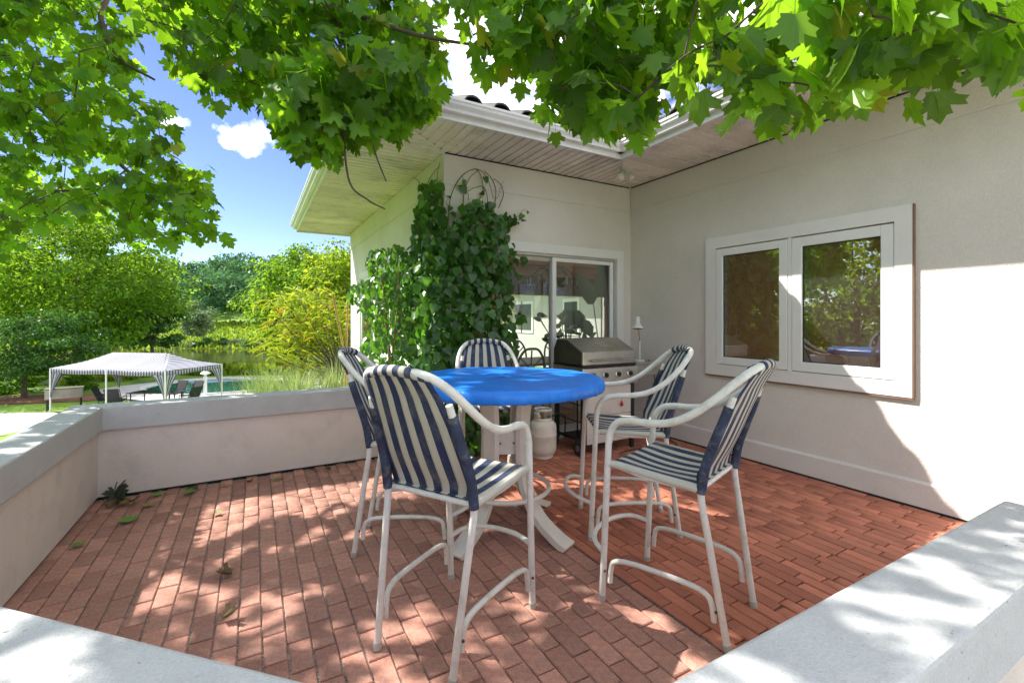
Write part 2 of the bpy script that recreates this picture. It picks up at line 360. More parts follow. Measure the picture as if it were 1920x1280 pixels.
# casement window
win = MB()
ty0, ty1, tz0, tz1 = 1.49, 3.29, .825, 2.29
for a, b in (((ty0, tz0), (wy0, tz1)), ((wy1, tz0), (ty1, tz1)), ((wy0, wz1), (wy1, tz1)), ((wy0, tz0), (wy1, wz0))):
    win.box((WX-.035, a[0], a[1]), (WX-.001, b[0], b[1]))
win = win.build('window', TRIM, house)
MB().box((WX-.03, ty0-.006, tz0-.018), (WX-.0015, ty1+.006, tz0-.001)).box((WX-.03, ty0-.010, tz0), (WX-.0015, ty0-.001, tz1)).build('trim_shadow', pm('trim_shadow_brown', (.22, .13, .09), .9), win)  # brown strips painted for the shadow the window trim casts
ym = 2.395
for (a, b) in ((wy0+.006, ym-.022), (ym+.022, wy1-.006)):
    f = MB(); t = .085 if a < 2 else .075; z0, z1 = wz0+.006, wz1-.012
    f.box((WX-.03, a, z0), (WX+.02, a+t, z1)).box((WX-.03, b-t, z0), (WX+.02, b, z1)).box((WX-.03, a+t, z0), (WX+.02, b-t, z0+t)).box((WX-.03, a+t, z1-t), (WX+.02, b-t, z1))
    f.build('sash', VINYL, win, bevel=.004)
    f = MB()
    for q in ((a+t, z0+t, a+t+.008, z1-t), (b-t-.008, z0+t, b-t, z1-t), (a+t+.008, z0+t, b-t-.008, z0+t+.008), (a+t+.008, z1-t-.008, b-t-.008, z1-t)): f.box((WX-.012, q[0], q[1]), (WX+.01, q[2], q[3]))
    f.build('gasket', BLACK, win)
    MB().box((WX-.008, a+t, z0+t), (WX-.004, b-t, z1-t)).build('pane', GLASS2, win)
MB().box((WX-.026, ym-.019, wz0), (WX+.02, ym+.019, wz1)).build('mullion', VINYL, win, bevel=.003)
# sliding door
dr = MB()
for a, b in (((dx1, 0.03), (4.195, 2.30)), ((2.07, .03), (dx0, 2.30)), ((dx0, dz1), (dx1, 2.30))): dr.box((a[0], WY-.035, a[1]), (b[0], WY-.001, b[1]))
door = dr.build('sliding_door', TRIM, house)
f = MB().box((dx0, WY-.01, dz1-.03), (dx1, WY+.10, dz1-.001)).box((dx1-.03, WY-.01, .03), (dx1-.001, WY+.10, dz1-.031)).box((dx0+.001, WY-.01, .03), (dx0+.03, WY+.10, dz1-.031)).box((dx0, WY-.02, .031), (dx1, WY+.1, .05))
f.build('track', ALU, door)
for a, b, yy in ((3.10, dx1-.032, .005), (dx0+.032, 3.15, .05)):
    f = MB(); y0, y1, z0, z1, t = WY+yy, WY+yy+.035, .055, dz1-.034, .055
    f.box((a, y0, z0), (a+t, y1, z1)).box((b-t, y0, z0), (b, y1, z1)).box((a+t, y0, z0), (b-t, y1, z0+.09)).box((a+t, y0, z1-.045), (b-t, y1, z1))
    p = f.build('door_panel', ALU if yy > .02 else VINYL, door, bevel=.003)
    MB().box((a+t, y0+.012, z0+.09), (b-t, y0+.018, z1-.045)).build('pane', GLASS, door)
# eaves: soffit panels, fascia, gutter, roof
sof = MB().prism([(EXL, EY), (EX, EY), (EX, YN), (WX, YN), (WX, WY), (XL, WY), (XL, YF), (EXL, YF)], SZ+.012, SZ+.03).build('soffit', DARK, house)
def strip(poly): return MB().prism(poly, SZ, SZ+.008)
def soffit_panel(polys):
    m = MB()
    for k, q in enumerate(polys): m.prism(q, SZ+(.0105 if k % 2 else 0), SZ+.0118)
    m.build('soffit_panel', SOFF, sof)
pw = .3
def plan(n0, n1, lo, hi, swap):
    x = n0
    while x < n1-.02:
        e = min(x+pw, n1); polys = []; cuts = [(.0, .072), (.072, .1), (.1, .172), (.172, .2), (.2, .272), (.272, .2995)]
        for a, b in cuts:
            a, b = x+a, min(x+b, e)
            if b-a < .006: continue
            q = [(a, lo(a)), (b, lo(b)), (b, hi(b)), (a, hi(a))]
            if max(abs(q[0][1]-q[3][1]), abs(q[1][1]-q[2][1])) < .03: continue
            polys.append([(c[1], c[0]) for c in q][::-1] if swap else q)
        if polys: soffit_panel(polys)
        x = e
sr = (WY-EY)
plan(EXL+.03, WX, lambda x: EY+.005+max(0, (x-EX)/(WX-EX)*sr), lambda x: min(WY-.002, EY+(x-EXL)/(XL-EXL)*sr-.004), False)
plan(EY+.03, YF-.01, lambda y: EXL+.005, lambda y: min(XL-.002, EXL+(y-EY)/sr*(XL-EXL)-.004), True)
plan(YN, WY-.03, lambda y: EX+.005+max(0, (y-EY)/sr*(WX-EX)), lambda y: WX-.002, True)
# mitre trims
for A, B in (((EX, EY), (WX, WY)), ((EXL, EY), (XL, WY))):
    A = np.array([*A, SZ-.004]); B = np.array([*B, SZ-.004]); d = (B-A)/np.linalg.norm(B-A); MB().obox((A+B)/2, (B-A)/2, np.array([-d[1], d[0], 0])*.012, (0, 0, .004)).build('mitre_trim', SOFF, sof)
# j-channel along the walls
MB().box((WX-.022, YN, SZ-.012), (WX-.013, WY-.03, SZ-.001)).box((XL, WY-.022, SZ-.012), (WX-.03, WY-.013, SZ-.001)).build('channel', DARK, sof)
fz0, fz1 = SZ-.035, SZ+.10
fas = MB().box((EXL-.02, EY-.02, fz0), (EX, EY-.0005, fz1)).box((EX-.02, YN, fz0), (EX-.0005, EY-.021, fz1)).box((EXL-.02, EY, fz0), (EXL-.0005, YF, fz1)).box((EXL, YF-.001, fz0), (XL+2, YF+.02, fz1))
fas.build('fascia', GUTT, house)
GP = [(0, 0), (.055, 0), (.062, .022), (.088, .050), (.094, .072), (.102, .078), (.102, .098), (.09, .098), (.085, .06), (.05, .012), (0, .012)]
gz = SZ+.018
def gutter(A, B, U): MB().extr(GP, A, B, U, (0, 0, 1)).build('gutter', GUTT, house, auto=25)
gutter((EXL-.122, EY-.021, gz), (EX-.0215, EY-.021, gz), (0, -1, 0)); gutter((EX-.021, YN, gz), (EX-.021, EY-.022, gz), (-1, 0, 0)); gutter((EXL-.021, EY-.02, gz), (EXL-.021, YF, gz), (-1, 0, 0))
RS = .40; rz = SZ+.085; ax, ay, bx = EXL-.06, EY-.06, EX-.06
rf = MB(); k = 3.2
rf.add([(ax, ay, rz), (bx, ay, rz), (bx+k, ay+k, rz+k*RS), (ax+k, ay+k, rz+k*RS)], [(0, 1, 2, 3)])
rf.add([(ax, YF, rz), (ax, ay, rz), (ax+k, ay+k, rz+k*RS), (ax+k, YF, rz+k*RS)], [(0, 1, 2, 3)])
rf.add([(bx, ay, rz), (bx, YN, rz), (bx+k, YN, rz+k*RS), (bx+k, ay+k, rz+k*RS)], [(0, 1, 2, 3)])
rf.add([(ax+k, YF, rz+k*RS), (ax+k, ay+k, rz+k*RS), (bx+k, ay+k, rz+k*RS), (bx+k, YN, rz+k*RS), (13, YN, rz), (13, YF, rz)], [(0, 1, 2, 3, 4, 5)])
roof = rf.build('roof', TILE, house)
prof = [(.09*math.cos(a)-.0, .085*math.sin(a)) for a in np.linspace(math.pi, 0, 9)]+[(.11, .0), (.15, -.008), (.19, 0)]
pro2 = prof+[(u, w_-.016) for u, w_ in prof[::-1]]
tl = .40
def tile_mesh(U, S):
    return MB().extr(pro2, (0, 0, 0), np.array(S)*tl, U, (0, 0, 1)).mesh('tile')
sl_ = math.hypot(1, RS)
tA = tile_mesh((1, 0, 0), (0, 1/sl_, RS/sl_)); tB = tile_mesh((0, -1, 0), (1/sl_, 0, RS/sl_))
for tm in (tA, tB): tm.materials.append(TILE)
tp = .28
for row in range(2):
    for i in range(12):
        x = ax+.12+i*tp+row*.33
        if x > bx+row*.3: break
        o = new_obj('tile', tA, None, roof); o.location = (x+random.uniform(-.006, .006), ay-.05+row*.33, rz+.012+row*.33*RS+random.uniform(-.004, .004))
    for i in range(22):
        y = ay-.18-i*tp+row*.33
        if y < YN+.3: break
        o = new_obj('tile', tB, None, roof); o.location = (bx-.05+row*.33, y+random.uniform(-.006, .006), rz+.012+row*.33*RS+random.uniform(-.004, .004))
# rooms behind the glass
FLR = pm('interior_floor', (.45, .32, .2), .5)
def room(x0, x1, y0, y1, z1, wallm, holes=()):
    MB().add([(x0, y0, .02), (x1, y0, .02), (x1, y1, .02), (x0, y1, .02)], [(0, 1, 2, 3)]).build('interior_floor', FLR, house)
    MB().add([(x0, y0, z1), (x1, y0, z1), (x1, y1, z1), (x0, y1, z1)], [(3, 2, 1, 0)]).build('interior_ceiling', pm('ceiling_wood', (.52, .25, .10), .6, .25, 3), house)
    (MB().box((x1, y0, 0), (x1+.05, y1, z1)) if x1 < 9 else MB().box((x1, y0, 0), (x1+.05, y1, .8)).box((x1, y0, 2.4), (x1+.05, y1, z1))).build('interior_wall', wallm, house)  # longer room: unseen gap added between knee wall and header to admit daylight
    return
room(XL+WT, 10.9, WY+WT, YF-.27, 2.75, INW)
MB().box((XL+WT+.001, YF-.29, 0), (5.0, YF-.262, 2.75)).box((8.4, YF-.29, 0), (10.9, YF-.262, 2.75)).box((5.0, YF-.29, 2.1), (8.4, YF-.262, 2.75)).build('interior_wall', INW, house)
MB().box((WX+WT+.01, WY+WT+.0005, 0), (10.9, WY+WT+.03, 2.75)).build('interior_wall', INW, house)
MB().box((5.0, YF-.33, .02), (5.12, YF-.292, 2.22)).box((8.28, YF-.33, .02), (8.4, YF-.292, 2.22)).box((5.12, YF-.33, 2.1), (8.28, YF-.292, 2.22)).box((6.6, YF-.25, .03), (6.68, YF-.2, 2.099)).build('door_casing', WOOD, house)
MB().box((5.0, YF-.6, 2.0), (8.4, YF-.34, 2.45)).build('valance', pm('dark_valance', (.10, .055, .045), .9), house)
room(WX+WT+.002, 8.2, -1.5, WY-.02, 2.6, pm('interior_amber', (.82, .36, .08), .8, .08, 1.5))
MB().box((WX+WT+.01, WY-.05, 0), (8.2, WY-.021, 2.6)).box((WX+WT+.01, -1.53, 0), (8.2, -1.501, .3)).build('interior_wall', INW, house)  # second wall only knee high, unseen opening added above it for daylight
MB().box((8.1, 2.6, 0), (8.18, 2.75, 2.6)).box((8.1, 4.2, 0), (8.18, 4.42, 2.6)).build('interior_post', WOOD, house)

# ------------------------------------------------------------------ other wing seen through the room
wing = thing('house_wing', 'white stucco wing with a row of narrow windows seen through the glass door', 'building', (9.6, 14, 0))
WW = pm('white_stucco', (.52, .51, .48), .9, .04, 2)
m = MB().box((9.8, 9.75, -1.2), (10, 22, 2.9)); m.build('wall', WW, wing)
m = MB().box((9.0, 9.75, 2.6), (10.2, 22.5, 2.72)).box((8.95, 9.75, 2.6), (8.998, 22.5, 2.85)); m.build('eave', TRIM, wing)
for (y0, y1) in ((12.6, 13.35), (15.6, 16.3), (16.4, 17.1), (17.2, 17.9)):
    w_ = MB().box((9.76, y0-.1, .85), (9.799, y1+.1, 2.15)).build('window', VINYL, wing)
    MB().box((9.75, y0, .97), (9.759, y1, 2.03)).build('pane', pm('far_glass', (.05, .07, .06), .08), wing)

# ------------------------------------------------------------------ patio parapet
def offs(P, d):
    P = [np.array(p, float) for p in P]; out = []
    for i in range(len(P)):
        ns = []
        for a, b in ((i-1, i), (i, i+1)):
            if a < 0 or b >= len(P): continue
            t = P[b]-P[a]; t /= np.linalg.norm(t); ns.append(np.array([-t[1], t[0]]))
        n = sum(ns); n /= np.linalg.norm(n); n /= n@ns[0]; out.append(P[i]+n*d)
    return out
PP = [(2.50, .585), (.43, .61), (-1.03, 2.07), (-1.03, 4.685), (XL-.015, 4.685)]
arc = [tuple((1-t)**2*np.array([.66, .6075])+2*t*(1-t)*np.array([.43, .61])+t*t*np.array([.14, .90])) for t in np.linspace(0, 1, 9)]
PP = [PP[0]]+arc+PP[2:]
PP = PP[::-1]   # outside lies to the left of this order
def band(d0, d1, z0, z1):
    a, b = offs(PP, -d0), offs(PP, -d1); m = MB(); n = len(PP)
    V = [(*p, z) for z in (z0, z1) for p in a]+[(*p, z) for z in (z0, z1) for p in b]
    q = []
    for i in range(n-1):
        q += [(i, i+1, n+i+1, n+i), (2*n+i+1, 2*n+i, 3*n+i, 3*n+i+1), (n+i, n+i+1, 3*n+i+1, 3*n+i), (i+1, i, 2*n+i, 2*n+i+1)]
    q += [(0, n, 3*n, 2*n), (n-1, 3*n-1, 4*n-1, 2*n-1)]
    return m.add(V, q)
par = thing('parapet_wall', 'low stucco parapet wall with projecting flat coping around the brick patio', 'wall', (-1.1, 3, 0))
band(.0, .225, .54, .73).build('coping', COPE, par, bevel=.012)
band(.035, .19, .018, .5395).build('wall', STUC2, par)
band(.06, .18, -.6, .017).build('footing', DARK, par)
# ------------------------------------------------------------------ patio floor: two fields of brick
BRL = dict(rough=.92, var=.22, scale=38, bump=.7, bscale=260, bdist=.003, dirt=(.36, .25, .20), dirt_scale=4, dirt_amt=.45)
BRR = dict(rough=.82, var=.16, scale=14, bump=.45, bscale=120, bdist=.003, dirt=(.16, .055, .035), dirt_scale=7, dirt_amt=.45)
CL, CR = (.44, .215, .16), (.46, .165, .10)
ML = pm('paver_brown', CL, obj_rnd=.24, specks=.25, grain=.26, gscale=150, **BRL); MLs = pm('paver_brown_field', CL, attr_rnd=.24, specks=.25, grain=.26, gscale=150, **BRL)
MR = pm('paver_red', CR, obj_rnd=.22, specks=.25, grain=.16, gscale=120, **BRR); MRs = pm('paver_red_field', CR, attr_rnd=.22, specks=.25, grain=.16, gscale=120, **BRR)
floor = MB().prism([(-1.2, .4), (WX-.002, .4), (WX-.002, WY-.002), (XL-.01, WY-.002), (XL-.01, 4.9), (-1.2, 4.9)], -.3, -.012)
floor = struct(floor.build('patio_floor', pm('joint_sand', (.13, .10, .075), .95, .5, 110, bump=.8, bscale=180, col2=(.42, .36, .30)), None))
def brick_mesh(w_, l, seed):
    r = random.Random(seed); c = .0045; j = lambda: r.uniform(-.0022, .0022)
    lo = [(-w_/2+j(), -l/2+j()), (w_/2+j(), -l/2+j()), (w_/2+j(), l/2+j()), (-w_/2+j(), l/2+j())]
    V = [(x, y, -.012) for x, y in lo]+[(x, y, -.004) for x, y in lo]+[(x-math.copysign(c, x), y-math.copysign(c, y), 0) for x, y in lo]
    Q = [(8, 9, 10, 11)]
    for b in (0, 4): Q += [(b+i, b+(i+1) % 4, b+4+(i+1) % 4, b+4+i) for i in range(4)]
    return V, Q
bricks = []
nc = 30; pw_ = (1.738+1.10)/nc; pl = .197
for i in range(nc):
    off = random.uniform(-.012, .012)+(pl/2 if i % 2 else 0)
    for j in range(-1, 23):
        x = -1.10+(i+.5)*pw_; y = .45+off+j*pl
        if .45 < y < 4.72: bricks.append((x, y, 0, x))
ncr = 34; pwr = (4.316-1.748)/ncr; plr = .225
for i in range(ncr):
    off = random.uniform(0, plr)
    for j in range(-1, 20):
        x = 1.748+(i+.5)*pwr; y = .45+off+j*plr
        if .42 < y < WY-.14: bricks.append((x, y, 1, x))
def barea(b):
    u, v, D = pix((b[0], b[1], 0))
    if not (-10 < u < 1930 and 700 < v < 1290) or D < .5: return 0
    # hidden under the near coping
    if b[0]+b[1] < 1.75 and v > 1130+u*.29: return 0
    if u > 1190 and v > 1280-(u-1190)*.475+15: return 0
    return (pw_*pl if b[2] == 0 else pwr*plr)*CAMH/D**3
bricks.sort(key=barea, reverse=True)
BM = {}
for kd, (w_, l) in enumerate(((pw_-.006, pl-.008), (pwr-.006, plr-.008))):
    BM[kd] = [brick_mesh(w_, l, 31*kd+q) for q in range(4)]
BME = {}
for kd in (0, 1):
    BME[kd] = []
    for V, Q in BM[kd]:
        me = MB().add(V, Q).mesh('brick'); me.materials.append((ML, MR)[kd]); BME[kd].append(me)
for n, (x, y, kd, _) in enumerate(bricks[:300]):
    o = new_obj('brick', BME[kd][n % 4], None, floor); o.location = (x, y, .007*kd+random.gauss(0, .0008)); o.rotation_euler = (random.gauss(0, .004), random.gauss(0, .008), random.gauss(0, .005))
for kd in (0, 1):
    rest = [b for b in bricks[300:] if b[2] == kd]
    T = np.array([(x, y, .007*kd+random.gauss(0, .0012)) for x, y, _, _ in rest]); N = len(T)
    V, Q = BM[kd][0]; A = rng.normal(0, .006, (N, 3)); M = np.tile(np.eye(3), (N, 1, 1))
    M[:, 2, 0] = A[:, 0]; M[:, 2, 1] = A[:, 1]; M[:, 0, 1] = -A[:, 2]; M[:, 1, 0] = A[:, 2]
    stuff(new_obj('brick_field', instmesh('brick_field', V, Q, M, T, rng.random(N)), (MLs, MRs)[kd], floor))
struct(MB().prism([(-2.5, -6), (WX-.002, -6), (WX-.002, .399), (-2.5, .399)], -.4, -.02).build('walkway', pm('concrete', (.42, .40, .37), .9, .1, 3, bump=.4, bscale=90), None))

# ------------------------------------------------------------------ bar chairs
SLING = stripemat('striped_sling', (.016, .030, .085), (.56, .54, .46), .082)
def make_chair(label, loc, face, group='striped bar chairs around the patio table', tilt=0):
    rz = math.atan2(face[1], face[0])-math.pi/2
    c = thing('bar_chair', label, 'chair', (0, 0, 0), 0, group)
    r = .0165
    arch = None
    for s in (-1, 1):
        l = MB().tube([(.25*s, .295, 0.006), (.25*s, .275, .45), (.25*s, .258, .80)], r, 10).build('leg', WPNT, c, smooth=False, auto=50)
        MB().tube([(.25*s, .2965, .001), (.25*s, .294, .03)], r+.002, 10).build('foot_cap', pm('grey_foot', (.45, .44, .40), .7), l)
        l = MB().tube([(.20*s, -.29, .006), (.224*s, -.222, .44), (.236*s, -.19, .66), (.232*s, -.215, .80), (.215*s, -.285, 1.0), (.205*s, -.315, 1.09)], r*.95, 10, smooth=4).build('leg', WPNT, c, auto=50)
        MB().tube([(.199*s, -.2915, .001), (.202*s, -.286, .03)], r+.002, 10).build('foot_cap', MATS['grey_foot'], l)
        # side stretcher: a bent tube whose ends turn down along the legs
        MB().tube([(.247*s, .252, .105), (.246*s, .246, .17), (.244*s, .225, .215), (.236*s, .12, .235), (.222*s, -.12, .235), (.214*s, -.205, .215), (.208*s, -.228, .17), (.206*s, -.236, .105)], r*.78, 8, smooth=4).build('stretcher', WPNT, c, auto=50)
        MB().tube([(.232*s, -.19, .672), (.24*s, .03, .672), (.249*s, .262, .700)], r*.85, 8, smooth=3).build('seat_rail', WPNT, c, auto=50)
        b = MB()
        for (y, z) in ((.268, .16), (-.254, .16)): b.lathe([(.006, -.004), (.006, .003), (.003, .006)], ((.264 if y > 0 else .225)*s, y+.004, z), 8, axis=(s, 0, 0))
        b.build('bolt', pm('rusty_bolt', (.10, .05, .03), .7), c)
    arm = [(.25, .258, .80), (.25, .246, .86), (.251, .205, .912), (.255, .13, .930), (.262, .03, .935), (.266, -.07, .955), (.262, -.165, 1.005), (.248, -.25, 1.075), (.215, -.325, 1.15), (.16, -.375, 1.2), (.08, -.395, 1.217)]
    path = arm+[(0, -.40, 1.22)]+[(-x, y, z) for x, y, z in arm[::-1]]
    MB().tube(path, r*1.08, 10, smooth=4).build('arm_frame', WPNT, c, auto=50)
    MB().tube([(.247, .285, .24), (.20, .37, .262), (.08, .425, .27), (-.08, .425, .27), (-.20, .37, .262), (-.247, .285, .24)], r*.8, 8, smooth=5).build('front_stretcher', WPNT, c, auto=50)
    MB().tube([(-.23, -.175, .665), (.23, -.175, .665)], r*.8, 8).build('seat_bar', WPNT, c, auto=50)
    # sling back: from below the seat up to and over the top of the arch
    def post(v):
        P = [(.205, -.166, .672), (.225, -.172, .735), (.222, -.218, .84), (.205, -.285, 1.0), (.188, -.335, 1.10), (.165, -.384, 1.185)]
        t = v*(len(P)-1); i = min(int(t), len(P)-2); t -= i
        return np.array(P[i])*(1-t)+np.array(P[i+1])*t
    def back(u, v):
        p = post(v); s = 2*u-1
        return (p[0]*s*1.04, p[1]-.022*(1-s*s)*math.sin(math.pi*min(1, v*1.1))-(.016*(1-s*s) if v > .8 else 0)*(v-.8)*5, p[2]+(.018*(1-s*s))*max(0, v-.75)*4)
    MB().grid(back, 16, 22, lambda u, v: ((2*u-1)*post(v)[0]*1.04 if False else (u-.5)*.445, v*.6)).build('back_sling', SLING, c, smooth=True, solid=.004)
    # fabric sleeve round the top bar
    def sleeve(u, v):
        s = 2*u-1; x = .150*s; zc = 1.2205-.022*abs(s)**2.2; yc = -.400+.028*abs(s)**2.2; a = 2*math.pi*v
        return (x, yc+.0225*math.cos(a), zc+.0225*math.sin(a))
    MB().grid(sleeve, 14, 12, lambda u, v: ((u-.5)*.445, v*.1)).build('top_sleeve', SLING, c, smooth=True)
    def seat(u, v):
        s = 2*u-1; y = -.185+.455*v; z = .675+.026*v-.022*(1-s*s)*math.sin(math.pi*min(1, max(0, v)))
        if v > .93: z -= (v-.93)*.35; y = -.185+.455*.93+(v-.93)*.2
        return ((.236+.012*v)*s, y, z+.014)
    MB().grid(seat, 14, 16, lambda u, v: ((u-.5)*.49, v*.5)).build('seat_sling', SLING, c, smooth=True, solid=.004)
    def side(s): 
        def g(u, v):
            a = -math.pi*.5+math.pi*1.1*u
            y = -.18+.42*v; return ((.236+.012*v)*s+s*.0175*math.cos(a), y, .673+.026*v+.0175*math.sin(a))
        return g
    for s in (-1, 1): MB().grid(side(s), 5, 6, lambda u, v, s=s: (.245*s, v)).build('seat_hem', SLING, c, smooth=True)
    # fabric sleeves on the back posts
    for s in (-1, 1):
        MB().tube([(.236*s, -.19, .66), (.232*s, -.215, .80), (.215*s, -.285, 1.0), (.209*s, -.30, 1.045)], .0215, 10, smooth=4).build('post_sleeve', pm('navy_sleeve', (.03, .04, .08), .85, .5, 12, dirt=(.3, .29, .26), dirt_scale=16, dirt_amt=.5), c, auto=60)
    c.location = (loc[0], loc[1], .0); c.rotation_euler = (0, 0, rz); ORG[c] = np.zeros(3)
    return c
TC = np.array([1.49, 2.72])
for lab, loc, face in (
    ('striped bar chair beside the long parapet, its side to the small leafy shrub', (.87, 2.90), (.91, -.415)),
    ('weathered striped bar chair with its worn fabric back turned to the chamfered parapet', (.815, 1.965), (.86, .51)),
    ('striped bar chair in front of the climbing vine, half hidden by the blue table cover', (1.715, 3.38), (-.32, -.95)),
    ('striped bar chair between the round table and the gas grill', (2.26, 2.35), (-.86, .51)),
    ('striped bar chair standing on the red brick below the casement window', (1.865, 1.575), (-.31, .95))):
    make_chair(lab, loc, face)

# ------------------------------------------------------------------ table and its cover
tb = thing('bar_table', 'white plastic bar table on four curved splayed legs with a foot ring', 'table', (TC[0], TC[1], 0))
TA = R(24)
def rad(a, r, z, t=0): return (TC[0]+r*math.cos(a)-t*math.sin(a), TC[1]+r*math.sin(a)+t*math.cos(a), z)
for k in range(4):
    a = TA+k*math.pi/2
    path = crom([(.20, 1.0), (.165, .86), (.15, .66), (.155, .46), (.185, .30), (.27, .15), (.40, .055), (.50, .012)], 5)
    m = MB(); n = len(path); V = []; Q = []
    for i, (r_, z) in enumerate(path):
        t = path[min(i+1, n-1)]-path[max(i-1, 0)]; t /= np.linalg.norm(t); nr = np.array([-t[1], t[0]])
        if nr[0] < 0: nr = -nr
        hw = .062-.012*math.sin(math.pi*i/(n-1)); th = .019
        # shallow C section opening inwards
        for (wd, dp) in ((-hw, -th*1.3), (-hw, th), (hw, th), (hw, -th*1.3), (hw*.7, -th*1.3), (hw*.7, 0), (-hw*.7, 0), (-hw*.7, -th*1.3)):
            p = np.array([r_, z])+nr*dp; V.append(rad(a, p[0], max(p[1], .002), wd))
    for i in range(n-1): Q += [(i*8+k2, i*8+(k2+1) % 8, (i+1)*8+(k2+1) % 8, (i+1)*8+k2) for k2 in range(8)]
    Q += [tuple(range(8))[::-1], tuple((n-1)*8+q for q in range(8))]
    m.add(V, Q).build('leg', PLAS, tb, bevel=.004)
for zc, hh, rr in ((.60, .075, .135), (.93, .05, .16)):
    h_ = MB()
    for k in range(4):
        a = TA+k*math.pi/2+math.pi/4
        h_.obox(rad(a, rr*.62, zc), (-math.sin(a)*rr*.62, math.cos(a)*rr*.62, 0), (.012*math.cos(a), .012*math.sin(a), 0), (0, 0, hh))
    h_ = h_.build('hub_bracket', PLAS, tb, bevel=.004)
    b = MB()
    for k in range(4):
        a = TA+k*math.pi/2+math.pi/4
        for t in (-.045, .045): b.lathe([(.007, 0), (.007, .004), (.003, .006)], rad(a, rr*.62+.0125, zc, t), 8, axis=(math.cos(a), math.sin(a), 0))
    stuff(b.build('screw', pm('screw_dark', (.08, .07, .06), .5), tb))
ring = [rad(a, .30, .285) for a in np.linspace(0, 2*math.pi, 41)]
MB().tube(ring, .015, 10, cap=False).build('foot_ring', PLAS, tb, smooth=True)
top = MB().lathe([(0, 1.0), (.62, 1.0), (.64, 1.004), (.64, 1.018), (.62, 1.021), (0, 1.021)], (TC[0], TC[1], 0), 48); top.build('table_top', PLAS, tb, auto=30)
BLUE = pm('blue_cover', (.012, .20, .82), .4, .10, 5, bump=.35, bscale=22, bdist=.012, col2=(.016, .24, .88))
n = 360; V = []; rows = [(0, 1.028), (.2, 1.026), (.4, 1.026), (.55, 1.027), (.635, 1.028), (.655, 1.022), (.664, 1.008), (.666, .985), (.664, .966), (.655, .956), (.64, .954)]
for i, (r_, z) in enumerate(rows):
    for k in range(n):
        a = 2*math.pi*k/n; e = max(0, i-5)/5
        ru = e*(.003*math.sin(61*a+2*math.sin(7*a))+.0045*math.sin(127*a+3*math.sin(9*a)))+.003*math.sin(5*a)*(i > 3)
        zz = z+e*.0015*math.sin(37*a+1)+(.0018*math.sin(3*a+r_*15)+.0015*math.sin(9*a-r_*30) if i < 5 else 0)
        V.append((TC[0]+(r_+ru)*math.cos(a), TC[1]+(r_+ru)*math.sin(a), zz))
Q = [(i*n+k, i*n+(k+1) % n, (i+1)*n+(k+1) % n, (i+1)*n+k) for i in range(len(rows)-1) for k in range(n)]
o = MB().add(V, Q).build('table_cover', BLUE, None, smooth=True, loc=(TC[0], TC[1], 1.02), solid=.002)
tag(o, 'bright blue fitted cover with gathered hem stretched over the round table', 'table cover')
# ------------------------------------------------------------------ gas grill
GX0, GX1, GY0, GY1 = 2.955, 3.685, 3.72, 4.24
gr = thing('gas_grill', 'stainless steel gas grill with closed lid standing before the glass door', 'grill', (3.3, 3.98, 0))
lidp = [(GY0, .935), (GY0, 1.075), (GY0+.27, 1.205), (GY1-.06, 1.205), (GY1, 1.10), (GY1, .935)]
lid = MB().extr([(y, z) for y, z in lidp], (GX0, 0, 0), (GX1, 0, 0), (0, 1, 0), (0, 0, 1)).build('lid', STEEL, gr, bevel=.008)
MB().tube([(GX0+.09, GY0-.035, .985), (GX1-.06, GY0-.035, .985)], .011, 10).tube([(GX0+.10, GY0, .985), (GX0+.10, GY0-.035, .985)], .009, 8).tube([(GX1-.07, GY0, .985), (GX1-.07, GY0-.035, .985)], .009, 8).build('handle', STEEL, lid, auto=40)
sx = (GX0+GX1)/2; d = np.array([0, .27, .13]); d /= np.linalg.norm(d); nn = np.array([0, -d[2], d[1]]); c0 = np.array([sx, GY0+.11, 1.075+.053])
MB().obox(c0+nn*.003, (.055, 0, 0), d*.028, nn*.003).build('badge', pm('badge_grey', (.5, .49, .46), .35, .3, 60, metal=.6), lid, bevel=.002)
for s in (GX0-.004, GX1+.004):
    MB().extr([(GY0+.012, .945), (GY0+.012, 1.068), (GY0+.268, 1.19), (GY1-.07, 1.19), (GY1-.01, 1.09), (GY1-.01, .945)], (s-.003, 0, 0), (s+.003, 0, 0), (0, 1, 0), (0, 0, 1)).build('lid_end', pm('lid_end_dark', (.10, .10, .075), .35, .3, 4, metal=.5), lid)
MB().box((GX0-.01, GY0-.005, .915), (GX1+.01, GY1, .934)).build('firebox_rim', BLACK, gr)
MB().extr([(GY0-.03, .72), (GY0-.012, .905), (GY0+.03, .913), (GY1, .913), (GY1, .72)], (GX0-.012, 0, 0), (GX1+.012, 0, 0), (0, 1, 0), (0, 0, 1)).build('control_panel', STEEL, gr, bevel=.006)
for x in (3.07, 3.24, 3.415, 3.585):
    k = MB().lathe([(.038, 0), (.038, .006), (.034, .009)], (x, GY0-.022, .828), 20, axis=(0, -1, .1)).build('knob', STEEL, gr, auto=40)
    MB().lathe([(.026, .008), (.024, .03), (.018, .034)], (x, GY0-.022, .828), 8, axis=(0, -1, .1)).box((x-.006, GY0-.062, .81), (x+.006, GY0-.052, .852)).build('grip', BLACK, k)
CREAM = pm('cream_panel', (.66, .60, .53), .5, .06, 3, dirt=(.4, .33, .26), dirt_scale=5, dirt_amt=.3)
MB().box((GX0+.055, GY0+.002, .40), (GX1-.06, GY0+.02, .705)).build('door', CREAM, gr, bevel=.004)
MB().box((GX0+.055, GY0+.002, .11), (GX1-.06, GY0+.02, .394)).build('door', CREAM, gr, bevel=.004)
